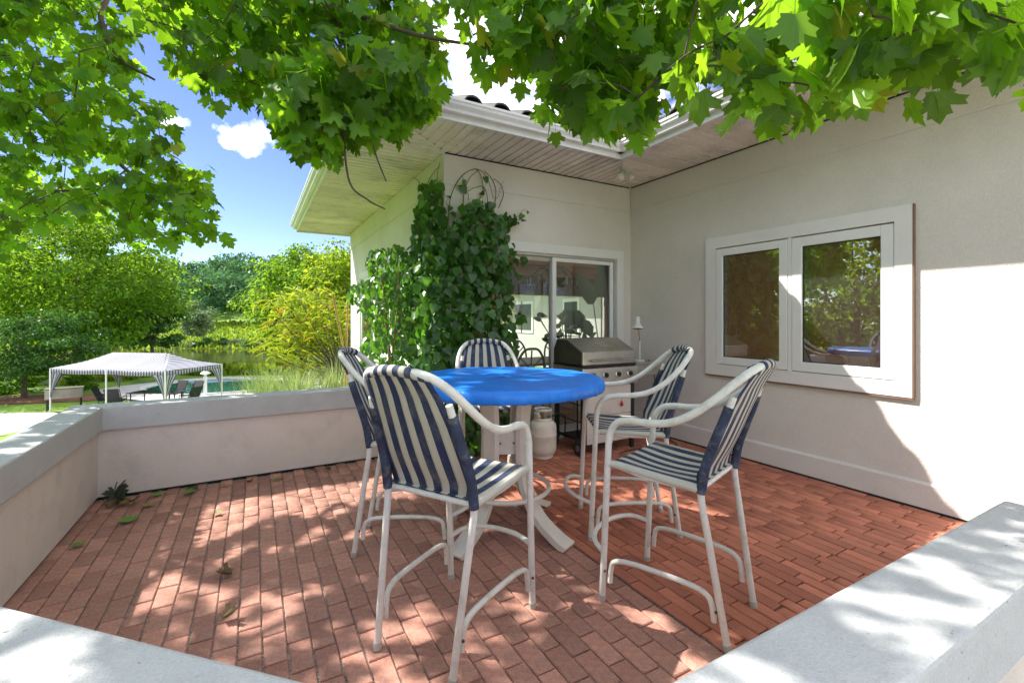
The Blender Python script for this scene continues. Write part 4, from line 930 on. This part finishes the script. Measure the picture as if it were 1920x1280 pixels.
M = frames(LT, LN)*LS[:, None, None]; rnd = g.random(len(LP))
v = LP-CAM; D = v@F; U_ = 960+FPX*(v@RT)/np.maximum(D, .01); V_ = HOR-FPX*v[:, 2]/np.maximum(D, .01)
keep = ~((D > 0) & (D < .75) & (V_ > -150)); keep &= np.linalg.norm(v, axis=1) > .7
SX, SY = LP[:, 0]-LP[:, 2]*SUN[0]/SUN[2], LP[:, 1]-LP[:, 2]*SUN[1]/SUN[2]      # where each leaf's shadow falls on the patio
for (u, v_), rr in (((400, 1010), .10), ((470, 1025), .10), ((540, 1030), .12), ((595, 1005), .13), ((445, 1040), .09), ((335, 1090), .11), ((350, 1110), .09), ((265, 1135), .08), ((285, 1118), .08), ((520, 1185), .10), ((570, 1200), .06), ((390, 985), .08), ((660, 1010), .09), ((690, 1000), .08), ((1000, 1055), .07), ((1050, 1075), .07), ((1100, 1105), .07), ((1160, 1135), .07), ((1220, 1160), .07), ((1270, 1180), .06), ((1040, 1190), .06), ((1000, 1170), .05), ((1040, 990), .08), ((960, 940), .10), ((1000, 905), .1), ((930, 990), .09), ((900, 950), .09), ((740, 1240), .07), ((650, 1160), .06), ((1240, 935), .07), ((1300, 960), .06), ((790, 1140), .06), ((930, 1200), .06), ((870, 700), .11), ((960, 696), .10), ((900, 716), .09), ((1010, 712), .09), ((830, 708), .09), ((1060, 702), .07)):  # leaves cut out of the crown to shape these sunlit spots
    q = atz(u, v_, 0) if v_ > 760 else atz(u, v_, 1.03)-SUN/SUN[2]*1.03; keep &= (SX-q[0])**2+(SY-q[1])**2 > rr*rr
keep &= ~((SX > -.30) & (SX < 1.2) & (SY > 3.52+.10*np.sin(SX*9)) & (SY < 4.15))  # leaves cut away so a strip of floor stays sunlit
LP, M, LS, rnd, D, U_, V_ = [a[keep] for a in (LP, M, LS, rnd, D, U_, V_)]
app = np.where((D > .3) & (U_ > -20) & (U_ < 1940) & (V_ > -30) & (V_ < 700), LS/np.maximum(D, .3), 0)
od = np.argsort(-app); big, mids, far = od[:300], od[300:4200], od[4200:]
lme = []
for V0, Q0 in MAPLE:
    me = MB().add(V0, Q0).mesh('leaf'); me.materials.append(ML1); lme.append(me)
for i in big:
    o = new_obj('leaf', lme[i % 4], None, maple); m4 = Matrix([[*M[i][r_], LP[i][r_]-TB[r_]] for r_ in range(3)]+[[0, 0, 0, 1]]); o.matrix_basis = m4
for tag_, ids, tpl in (('leaf_mass', mids[::2], MAPLE[0]), ('leaf_mass', mids[1::2], MAPLE[1]), ('leaf_mass', far, MAPLE_LO)):
    stuff(new_obj('leaf_mass', instmesh('leaf_mass', *tpl, M[ids], LP[ids]-TB, rnd[ids]), ML2, maple))
print('maple leaves', len(LP))

# ------------------------------------------------------------------ vine on the house corner
VL = dict(col=(.042, .125, .018), tcol=(.15, .38, .02), var=.45, tmix=.4, gloss=.045)
V1 = leafmat('vine_leaf', attr=False, **VL); V2 = leafmat('vine_foliage', attr=True, **VL)
vine = thing('climbing_vine', 'dark green creeper climbing the house corner beside the sliding door', 'vine', (2.1, 4.4, 0))
g = np.random.default_rng(21)
poly = [(845, 430), (860, 385), (900, 372), (930, 392), (952, 430), (966, 470), (962, 540), (955, 600), (962, 650), (958, 720), (965, 830), (870, 850), (800, 830), (795, 600), (800, 480), (815, 440)]
q = sample_poly(poly, 2100, g); q = q+g.normal(0, 1, q.shape)*np.array([7, 4])*(g.random((len(q), 1)) < .35); P1 = np.array([aty(u, v, WY-.03-.36*g.random()**.8*(1-abs((u-885)/100)**2*.5)) for u, v in q])
sh = []
VSH = []
for (u, v, du, dv, n_) in ((955, 420, 30, -28, 9), (962, 470, 22, 20, 7), (850, 400, -22, -45, 10), (925, 390, 18, -50, 10), (880, 376, -12, -45, 8), (962, 560, 16, 40, 7), (805, 440, -18, -60, 10), (945, 405, 36, 10, 8), (905, 372, 6, -40, 7), (960, 640, 14, 30, 6)):
    pp = [aty(u+du*k/n_+g.normal(0, 2), v+dv*k/n_, WY-.05-.06*k/n_) for k in range(n_+1)]; VSH.append(pp)
    sh += [p+g.normal(0, .02, 3) for p in pp if g.random() < (.35 if dv < -35 else .6)]
P1 = np.vstack([P1, np.array(sh)])
P1 = P1[P1[:, 2] > .03]; N1 = np.tile([0, -1., .35], (len(P1), 1))
poly2 = [(788, 345), (822, 335), (838, 440), (835, 600), (830, 700), (770, 700), (760, 600), (765, 470), (775, 420)]
q = sample_poly(poly2, 900, g)
P2 = []
for u, v in q:
    d_ = ray(u, v); t_ = (XL-.05-.22*g.random()*(1 if v > 420 else .4))/d_[0]; p = CAM+t_*d_; P2.append(p)
P2 = np.array(P2); P2 = P2[(P2[:, 1] > 4.2) & (P2[:, 1] < 6.2) & (P2[:, 2] > -.3)]; N2 = np.tile([-1., -.5, .5], (len(P2), 1))
PV = np.vstack([P1, P2]); NV = np.vstack([N1, N2])+g.normal(0, .5, (len(PV), 3)); TV = np.tile([0, -.25, -1.], (len(PV), 1))+g.normal(0, .5, (len(PV), 3))
SV = g.uniform(.045, .118, len(PV)); MV = frames(TV, NV)*SV[:, None, None]
vd = (PV-CAM)@F; vis = SV/vd*np.where(PV[:, 1] < WY-.12, 1.5, 1); od = np.argsort(-vis)
hm = MB().add(*HEART).mesh('leaf'); hm.materials.append(V1); og = np.array([2.1, 4.4, 0])
for i in od[:300]:
    o = new_obj('leaf', hm, None, vine); o.matrix_basis = Matrix([[*MV[i][r_], PV[i][r_]-og[r_]] for r_ in range(3)]+[[0, 0, 0, 1]])
ids = od[300:]; stuff(new_obj('leaf_mass', instmesh('leaf_mass', *HEART, MV[ids], PV[ids]-og, g.random(len(ids))), V2, vine))
st = MB(); VS = pm('vine_stem', (.13, .085, .05), .9, .3, 10)
for pts in ([(840, 420), (845, 370), (862, 335), (885, 318), (905, 322), (918, 345), (925, 372)], [(885, 400), (905, 360), (902, 330), (892, 316)], [(925, 400), (930, 360), (922, 335), (908, 320)], [(868, 400), (870, 362), (880, 335), (898, 318)], [(935, 390), (944, 365), (938, 345), (925, 335)], [(915, 400), (913, 365), (905, 350), (890, 352), (872, 362)], [(900, 800), (890, 650), (895, 500), (880, 400)], [(850, 820), (845, 650), (850, 500), (842, 420)], [(940, 800), (935, 600), (930, 450), (925, 380)]):
    st.tube([aty(u, v, WY-.012-.03*g.random()) for u, v in pts], [.005, .004, .003], 5, smooth=4)
for pts in ([(818, 430), (818, 370), (820, 330), (824, 305)], [(805, 440), (803, 380), (800, 350), (812, 325), (824, 312)], [(795, 420), (792, 372), (790, 350)], [(790, 360), (785, 340), (770, 330)]):
    st.tube([CAM+ray(u, v)*((XL-.03)/ray(u, v)[0]) for u, v in pts], [.005, .004, .003], 5, smooth=4)
for pp in VSH: st.tube(pp, [.0035, .002], 4)
stuff(st.build('stem', VS, vine, smooth=True))

def shrub_cloud(name, label, cat, base, poly, D0, D1, n, size, mat, tpl, stems, group=None, tipdown=1.0, seed=3, nspread=.6, nb=(0, 0, 1.), stemmat=None):
    g = np.random.default_rng(seed); t_ = thing(name, label, cat, tuple(base), 0, group)
    q = sample_poly(poly, n, g); P = np.array([atd(u, v, d_) for (u, v), d_ in zip(q, g.uniform(D0, D1, n))])
    T = unit(np.array([0, 0, -tipdown])+g.normal(0, .6, (n, 3))); N = unit(np.array(nb)+g.normal(0, nspread, (n, 3)))
    S = g.uniform(size[0], size[1], n); Mx = frames(T, N)*S[:, None, None]
    stuff(new_obj('foliage', instmesh('foliage', *tpl, Mx, P-np.array(base), g.random(n)), mat, t_))
    for s in stems: MB().tube(s[0], s[1], 6, smooth=4).build('stem', stemmat or BARK, t_, smooth=True)
    return t_
SH1 = leafmat('shrub_leaf', (.05, .135, .012), (.17, .42, .02), .45, True, .45, .09)
b0 = np.array([1.28, 5.25, -.55])
pl1 = [(690, 470), (745, 455), (790, 500), (800, 560), (815, 700), (690, 715), (675, 650), (700, 600), (652, 560), (655, 535), (690, 520)]
shrub_cloud('weeping_shrub', 'slender weeping shrub with small glossy leaves behind the long parapet', 'shrub', b0, pl1, 4.95, 5.7, 1500, (.055, .095), SH1, OVATE,
    [([b0, atd(730, 690, 5.25), atd(724, 600, 5.3), atd(715, 520, 5.3), atd(690, 480, 5.3)], [.02, .016, .012, .005]), ([b0, atd(735, 680, 5.2), atd(745, 580, 5.2), atd(750, 480, 5.2)], [.016, .012, .005])], tipdown=1.6, nb=(-.5, -.6, .6), stemmat=pm('tan_stem', (.36, .2, .11), .8))

# ------------------------------------------------------------------ sumac, ornamental grass, stakes
SUM = leafmat('sumac_leaf', (.20, .27, .012), (.50, .58, .03), .3, True, .5, .02, hue=(.42, .16, .02), hueamt=.10)
sb = atd(648, 742, 11.0); sb[2] = -.75
sm = thing('sumac_tree', 'small golden green sumac with drooping feathery fronds past the house corner', 'tree', tuple(sb)); g = np.random.default_rng(5)
tips = [(500, 560), (520, 545), (560, 560), (590, 540), (620, 545), (650, 560), (540, 600), (500, 620), (560, 640), (600, 600), (520, 660), (550, 690), (585, 680), (640, 600), (660, 590), (505, 590), (480, 640), (610, 570), (570, 590)]
fv, fq = [], []
for k in range(13):
    y = .12+.88*k/13; s = .17*math.sin(math.pi*min(1, .25+y*.70))+.02; zc = -.75*y*y
    for sgn in (-1, 1):
        b_ = len(fv); fv += [(0, y, zc), (sgn*s*.5, y+.035, zc-.03), (sgn*s, y+.03, zc-.14), (sgn*s*.5, y-.015, zc-.06)]; fq.append((b_, b_+1, b_+2, b_+3))
FT, FN, FP, FS = [], [], [], []
fork_s = atd(640, 700, 11.0)
MB().tube([sb, atd(647, 735, 11), fork_s], [.06, .05], 8, smooth=3).build('trunk', BARK, sm, smooth=True)
for (u, v) in tips:
    e = atd(u+g.normal(0, 6), v+g.normal(0, 5), 11+g.uniform(-.8, .8)); md = fork_s*.45+e*.55+np.array([0, 0, -.12])
    MB().tube([fork_s, md, e], [.026, .018, .008], 6, smooth=4).build('branch', BARK, sm, smooth=True)
    for _ in range(40):
        a = g.uniform(0, 2*math.pi); t_ = g.uniform(.3, 1.0); p = md+(e-md)*t_+g.normal(0, .14, 3)
        FP.append(p); FT.append((math.cos(a), math.sin(a), g.uniform(-.1, .7))); FN.append((0, 0, 1)); FS.append(g.uniform(.20, .34))
FP, FT, FN, FS = [np.array(a, float) for a in (FP, FT, FN, FS)]
stuff(new_obj('frond', instmesh('frond', fv, fq, frames(FT, FN+g.normal(0, .15, FN.shape))*FS[:, None, None], FP-sb, g.random(len(FP))), SUM, sm))
GRS = leafmat('pale_grass', (.22, .29, .10), (.40, .50, .16), .35, True, .4, .04)
def grass(label, px_, D, n, L, spread, seed):
    g = np.random.default_rng(seed); b_ = atd(px_, 735, D); b_[2] = float(ground(b_[0], b_[1]))-.02
    t_ = thing('ornamental_grass', label, 'grass', tuple(b_), 0, 'pale grasses past the parapet'); m = []; Q = []; rn = []
    for k in range(n):
        a = g.uniform(0, 2*math.pi); r0 = abs(g.normal(0, spread*.3)); l = L*g.uniform(.6, 1.1); lean = g.uniform(.15, .75)
        o_ = np.array([math.cos(a), math.sin(a), 0]); w_ = np.array([-o_[1], o_[0], 0])*g.uniform(.005, .010); base = o_*r0
        i0 = len(m)
        for j in range(5):
            s = j/4; p = base+o_*lean*l*s*s*.75+np.array([0, 0, l*(s-.42*lean*s**2.6)]); ww = w_*(1-s*.92); m += [p-ww, p+ww]; rn += [g.random()]*0
        Q += [(i0+2*j, i0+2*j+1, i0+2*j+3, i0+2*j+2) for j in range(4)]; rn += [g.random()]*10
    me = bpy.data.meshes.new('blades'); me.from_pydata([tuple(map(float, p)) for p in m], [], Q); at = me.attributes.new('rnd', 'FLOAT', 'POINT'); at.data.foreach_set('value', np.array(rn, np.float32)); me.update()
    stuff(new_obj('blades', me, GRS, t_))
grass('broad clump of pale arching grass under the sumac', 560, 9.6, 900, 1.05, 1.7, 1); grass('pale grass clump at the pool side of the sumac', 500, 10.4, 500, .95, 1.3, 2); grass('pale grass clump against the far corner of the house', 628, 10.0, 400, 1.15, 1.0, 3)
BAM = pm('bamboo', (.50, .30, .10), .6, .2, 10)
for (u0, v0, u1, v1, lab) in ((624, 552, 654, 700, 'tan bamboo stake leaning left in front of the sumac'), (652, 562, 648, 700, 'upright tan bamboo stake in front of the sumac')):
    a, b_ = atd(u0, v0, 8.4), atd(u1, v1, 8.4); e = b_+(b_-a)*1.0; gz_ = float(ground(e[0], e[1])); e = a+(b_-a)*((gz_-.1-a[2])/(b_[2]-a[2]))
    tag(MB().tube([a, (a+e)/2, e], .018, 8).build('garden_stake', BAM, None, loc=tuple(e), auto=60), lab, 'stake')

# ------------------------------------------------------------------ background trees
def tree(name, label, base, cc, rad_, ncl, nlf, ls, mat, seed, trunk=.25, group=None, cat='tree', flat=1.0, crs=.25):
    g = np.random.default_rng(seed); base = np.array(base, float); t_ = thing(name, label, cat, tuple(base), 0, group); cc = np.array(cc); rad_ = np.array(rad_)
    d = unit(g.normal(0, 1, (ncl, 3))); rr = g.uniform(.35, 1.0, ncl)**.6; C_ = cc+d*rr[:, None]*rad_*np.array([1, 1, flat])*g.uniform(.75, 1.08, (ncl, 1))
    P, N = [], []
    for c in C_:
        cr = g.uniform(.6, 1.25)*crs*rad_.mean()
        q = unit(g.normal(0, 1, (nlf, 3)))*(g.uniform(.25, 1, nlf)**.5)[:, None]*cr*np.array([1.2, 1.2, .6]); P.append(c+q); N.append(unit(q/cr+np.array([0, 0, .9])+g.normal(0, .4, (nlf, 3))))
    P, N = np.vstack(P), np.vstack(N); n = len(P); T = unit(N*np.array([1, 1, 0])+g.normal(0, .5, (n, 3))+np.array([0, 0, -.6])); S = g.uniform(.6, 1.25, n)*ls
    stuff(new_obj('crown', instmesh('crown', *KITE, frames(T, N)*S[:, None, None], P-base, g.random(n)), mat, t_))
    if trunk:
        fk = base+(cc-base)*.5
        MB().tube([base, base+(fk-base)*.5+g.normal(0, .05, 3), fk, cc+np.array([0, 0, rad_[2]*.3])], [trunk, trunk*.8, trunk*.6, trunk*.2], 9, smooth=4).build('trunk', BARK, t_, smooth=True)
        for c in C_[:9]: MB().tube([base+(cc-base)*g.uniform(.4, .8), (fk+c)/2+np.array([0, 0, .15*rad_[2]*g.random()]), c], [trunk*.35, trunk*.2, trunk*.06], 6, smooth=3).build('limb', BARK, t_, smooth=True)
    return t_
TL1 = leafmat('tree_leaf_mid', (.085, .18, .014), (.30, .50, .025), .5, True, .5, .01)
TL2 = leafmat('tree_leaf_yellow', (.14, .22, .015), (.42, .56, .03), .45, True, .5, .01)
TL3 = leafmat('tree_leaf_dark', (.04, .11, .02), (.12, .27, .03), .5, True, .4, .02)
TL4 = leafmat('bush_leaf_yellow', (.20, .27, .015), (.45, .56, .03), .4, True, .4, .02)
TL5 = leafmat('bush_leaf_grey', (.17, .24, .11), (.2, .3, .1), .3, True, .3, .02)
TLF = leafmat('woodland_leaf', (.05, .13, .05), (.11, .25, .07), .5, True, .4, .02)
def gpt(f_, r_): p = fr(f_, r_, 0); p[2] = float(ground(p[0], p[1])); return p
def bt(name, label, px_, D, ytop, ybot, halfw, ncl, nlf, ls, mat, seed, **kw):
    r_ = (px_-960)/FPX*D; b_ = gpt(D, r_); zt, zb = CAMH+(HOR-ytop)/FPX*D, CAMH+(HOR-ybot)/FPX*D; hw = halfw/FPX*D
    c = fr(D, r_, (zt+zb)/2); return tree(name, label, b_, c, (hw, hw, (zt-zb)/2), ncl, nlf, ls, mat, seed, **kw)
bt('broadleaf_tree', 'tall spreading tree behind the striped tent', 145, 31, 355, 670, 165, 170, 150, .30, TL1, 1, trunk=.35)
bt('broadleaf_tree', 'yellow green tree standing behind the left end of the tent', 40, 36, 300, 640, 150, 120, 140, .34, TL2, 2, trunk=.4)
bt('evergreen_shrub_tree', 'dark glossy low tree over the mulch bed by the tent corner pole', 45, 24, 575, 725, 120, 90, 170, .17, TL3, 3, trunk=.14)
bt('broadleaf_tree', 'rounded bright green tree between the pond and the house corner', 568, 37, 445, 675, 112, 150, 150, .30, TL1, 4, trunk=.35)
bt('broadleaf_tree', 'yellowish tree crowded behind the house corner above the sumac', 650, 33, 440, 680, 110, 110, 150, .28, TL2, 5, trunk=.35)
bt('broadleaf_tree', 'dark leafy tree at the pond rim behind the tent roof', 285, 46, 505, 665, 55, 70, 130, .34, TL3, 8, trunk=.25)
bt('round_bush', 'grey green rounded bush on the meadow past the pond', 375, 92, 555, 635, 32, 40, 110, .5, TL5, 7, trunk=0, cat='bush')
for k, (u, D, yt, yb, hw, m_) in enumerate(((300, 91, 625, 668, 30, TL3), (345, 90, 630, 668, 26, TL5), (400, 90, 628, 668, 30, TL3), (445, 90, 632, 668, 26, TL5), (490, 89, 630, 668, 30, TL3), (240, 90, 620, 668, 40, TL1), (170, 90, 610, 668, 45, TL1))):
    bt('bank_bush', {TL3: 'dark green low bush on the far bank of the pond', TL5: 'pale grey green low bush on the far bank of the pond', TL1: 'taller mid green bush on the far pond bank behind the tent'}[m_], u, D, yt, yb, hw, 22, 90, .45, m_, 20+k, trunk=0, cat='bush', group='bushes along the far pond bank', flat=.9)
for k, (u, D, yt, yb, hw, m_) in enumerate(((105, 29, 690, 742, 38, TL4), (165, 30, 688, 740, 36, TL4), (225, 31, 690, 735, 34, TL4), (280, 33, 694, 732, 34, TL4), (340, 35, 690, 715, 30, TL4), (30, 25.5, 700, 750, 40, TL1), (150, 27, 690, 735, 26, TL1))):
    bt('garden_shrub', 'bright yellow green shrub in the border behind the tent' if m_ is TL4 else 'mid green leafy shrub growing near the tent corner', u, D, yt, yb, hw, 20, 100, .17, m_, 40+k, trunk=0, cat='shrub', group='shrubs behind the tent' if m_ is TL4 else 'green shrubs near the tent')
# trees that stand outside the picture to the left and show in the window glass
for k, (x, y, zc, r_, m_) in enumerate(((-8.5, 4.6, 1.6, 3.0, TL1), (-10, 8, 1.6, 3.6, TL2), (-11, 12, 1.8, 3.8, TL1), (-8, 1, 2.0, 2.8, TL1), (-16, 6, 2.5, 5.5, TL3), (-17, 14, 2.5, 5.5, TL1), (-9, -4, 2.5, 3.4, TL1))):
    b_ = np.array([x, y, float(ground(x, y))]); tree('garden_tree', 'leafy tree outside the parapet mirrored in the casement window', b_, (x, y, zc), (r_, r_, r_*1.25), 60, 130, .24, m_, 70+k, trunk=.2, group='trees mirrored in the casement window')
# far wooded hillside, one mass
g = np.random.default_rng(9); P, N = [], []
for k in range(230):
    f_ = g.uniform(118, 215); r_ = g.uniform(-1.25, .05)*f_; p = gpt(f_, r_); R_ = g.uniform(4, 7); c = p+np.array([0, 0, R_*1.15])
    q = unit(g.normal(0, 1, (420, 3))); q[:, 2] = np.abs(q[:, 2])*1.2-.35; P.append(c+q*R_*g.uniform(.8, 1.05, (420, 1))*np.array([1, 1, 1.2])); N.append(unit(q+g.normal(0, .5, q.shape)))
P, N = np.vstack(P), np.vstack(N); n = len(P); T = unit(g.normal(0, 1, (n, 3))+np.array([0, 0, -.6]))
stuff(tag(new_obj('woodland', instmesh('woodland', *KITE, frames(T, N)*g.uniform(.9, 1.8, (n, 1, 1)), P, g.random(n)), TLF), 'distant dark green wooded hillside past the pond and meadow', 'woodland'))
# low ground cover and long grass of the meadow and pond rim
g = np.random.default_rng(12); n = 16000; f_ = np.concatenate([g.uniform(86, 128, n//2), g.uniform(34, 50, n//2)]); r_ = g.uniform(-1.15, -.3, n)*f_
P = np.array([gpt(a, b_) for a, b_ in zip(f_, r_)]); T = unit(np.array([0, 0, 1.])+g.normal(0, .3, (n, 3))); N = unit(g.normal(0, 1, (n, 3)))
stuff(tag(new_obj('meadow_grass', instmesh('meadow_grass', [(-.25, 0, 0), (.25, 0, 0), (.1, .8, .1), (-.1, .8, .1)], [(0, 1, 2, 3)], frames(T, N)*g.uniform(.5, 1.3, (n, 1, 1)), P, g.random(n)), leafmat('meadow_leaf', (.16, .24, .02), (.3, .4, .04), .35, True, .4, .0)), 'long bright grass on the meadow and pond rim', 'grass'))

# ------------------------------------------------------------------ leaves fallen on the patio
DRY = {'green': pm('fallen_green', (.12, .22, .03), .6, .3, 40), 'brown': pm('fallen_brown', (.13, .08, .035), .8, .4, 40), 'dark': pm('fallen_dark', (.03, .045, .02), .7, .3, 30), 'yellow': pm('fallen_yellow', (.32, .24, .05), .7, .3, 40)}
spots = [((243, 978), 'green', .10, 'pale green fallen leaf lying flat on brown brick near the parapet corner'), ((433, 1077), 'brown', .075, 'curled brown and green fallen leaf on the open brown brick'), ((419, 1162), 'brown', .07, 'curled dark brown leaf lying alone on brown brick'), ((405, 961), 'green', .055, 'small green leaf at the edge of the sunlit brick'), ((148, 1024), 'green', .06, 'small green leaf on brick at the foot of the side parapet'), ((283, 945), 'yellow', .07, 'small yellow leaf on brick by the parapet corner'), ((250, 940), 'brown', .08, 'dry brown leaf on brick by the parapet corner'),
    ((300, 928), 'green', .08, None), ((345, 925), 'green', .09, None), ((365, 918), 'dark', .08, None), ((425, 908), 'yellow', .05, None), ((515, 897), 'green', .06, None), ((530, 893), 'yellow', .05, None), ((585, 882), 'brown', .05, None), ((225, 945), 'yellow', .08, None), ((205, 952), 'brown', .08, None), ((620, 880), 'brown', .05, None), ((465, 905), 'brown', .05, None), ((1518, 893), 'yellow', .04, 'tiny yellow leaf on red brick against the house wall')]
g = np.random.default_rng(3)
for k, ((u, v), c_, s, lab) in enumerate(spots):
    p = atz(u, v, .012)
    if p[1] > 4.70: p[1] = 4.66
    curl = 1.2 if c_ == 'brown' else .35
    V0, Q0 = leaf_tpl(half, -curl*.6, curl*.5, True); a = g.uniform(0, 6.28)
    V1_ = [(s*(x*math.cos(a)-y*math.sin(a)), s*(x*math.sin(a)+y*math.cos(a)), s*z+.004) for x, y, z in V0]
    o = MB().add(V1_, Q0).build('fallen_leaf', DRY[c_], None); o.location = p
    tag(o, lab or 'small %s fallen leaf in the litter along the foot of the long parapet' % {'green': 'green', 'yellow': 'yellow', 'brown': 'brown', 'dark': 'dark'}[c_], 'leaf', None if lab else 'leaf litter along the parapet foot')
# maple seedling in the corner
p = np.array([-.93, 4.58, 0]); sd = thing('maple_seedling', 'dark maple seedling sprouting in the parapet corner', 'seedling', tuple(p))
MB().tube([p, p+(.0, -.01, .1), p+(.02, -.04, .17)], .005, 6, smooth=3).build('stem', pm('seedling_stem', (.2, .22, .12), .7), sd)
for k, (tip, s, z) in enumerate((((.5, -.6, .5), .19, .16), ((-.5, -.4, .3), .15, .13), ((.6, .2, .2), .14, .12), ((.1, -.9, -.1), .15, .10), ((.9, -.4, -.1), .12, .08))):
    s *= .58; z *= .6; Mx = frames(np.array([tip]), np.array([[0, -.7, .7]]))[0]*s
    me = MB().add([tuple(Mx@np.array(q)+p+np.array([.01, -.02, z])) for q in MAPLE[1][0]], MAPLE[1][1]).build('leaf', DRY['dark'], sd)

# ------------------------------------------------------------------ plants seen through the sliding door
def pot_plant(label, p, leaves, mat, h, pot=.16):
    t_ = thing('potted_plant', label, 'plant', tuple(p)); p = np.array(p, float)
    MB().lathe([(pot*.7, 0), (pot, pot*1.8), (pot*1.05, pot*1.85), (pot*.9, pot*1.85), (0, pot*1.7)], p, 20).build('pot', pm('terracotta', (.35, .14, .07), .8), t_, auto=40)
    for (dx, dy, z, tx, ty, tz, s) in leaves:
        q = p+np.array([dx, dy, z]); MB().tube([p+(0, 0, pot*1.6), p+np.array([dx*.3, dy*.3, z*.6]), q], [.014, .01, .006], 6, smooth=3).build('stem', pm('green_stem', (.16, .25, .06), .6), t_, smooth=True)
        Mx = frames(np.array([[tx, ty, tz]], float), np.array([[-.3, -.9, .4]]))[0]*s
        MB().add([tuple(Mx@np.array([v[0]*.75, v[1], v[2]])+q) for v in OVATE[0]], OVATE[1]).build('leaf', mat, t_, smooth=True)
IPL = leafmat('indoor_leaf', (.05, .13, .03), (.12, .28, .04), .3, False, .4, .06)
p = atd(1128, 700, 6.2); p[2] = .02
pot_plant('tall indoor plant with broad paddle leaves behind the right door panel', p, [(-.3, 0, 1.45, -.8, 0, -.2, .42), (.0, 0, 1.7, .1, 0, 1, .55), (-.1, .05, 1.6, -.5, 0, .8, .5), (.1, 0, 1.5, .5, 0, .8, .45), (-.15, 0, 1.2, -.7, 0, .5, .4)], IPL, 1.7)
p = atd(1062, 650, 7.6); p[2] = .02; g = np.random.default_rng(4)
pot_plant('bushy dark potted plant standing indoors beyond the dining table', p, [(g.normal(0, .2), g.normal(0, .2), g.uniform(.7, 1.5), g.normal(), g.normal(), g.normal(.3, .5), g.uniform(.12, .24)) for _ in range(34)], IPL, 1.4)
b_ = np.array([7.6, 14.2, -.6]); tree('courtyard_shrub', 'green courtyard shrub seen through the dining room', b_, (7.6, 14.2, .9), (.7, .7, 1.5), 20, 110, .12, TL2, 91, trunk=.06, cat='shrub')
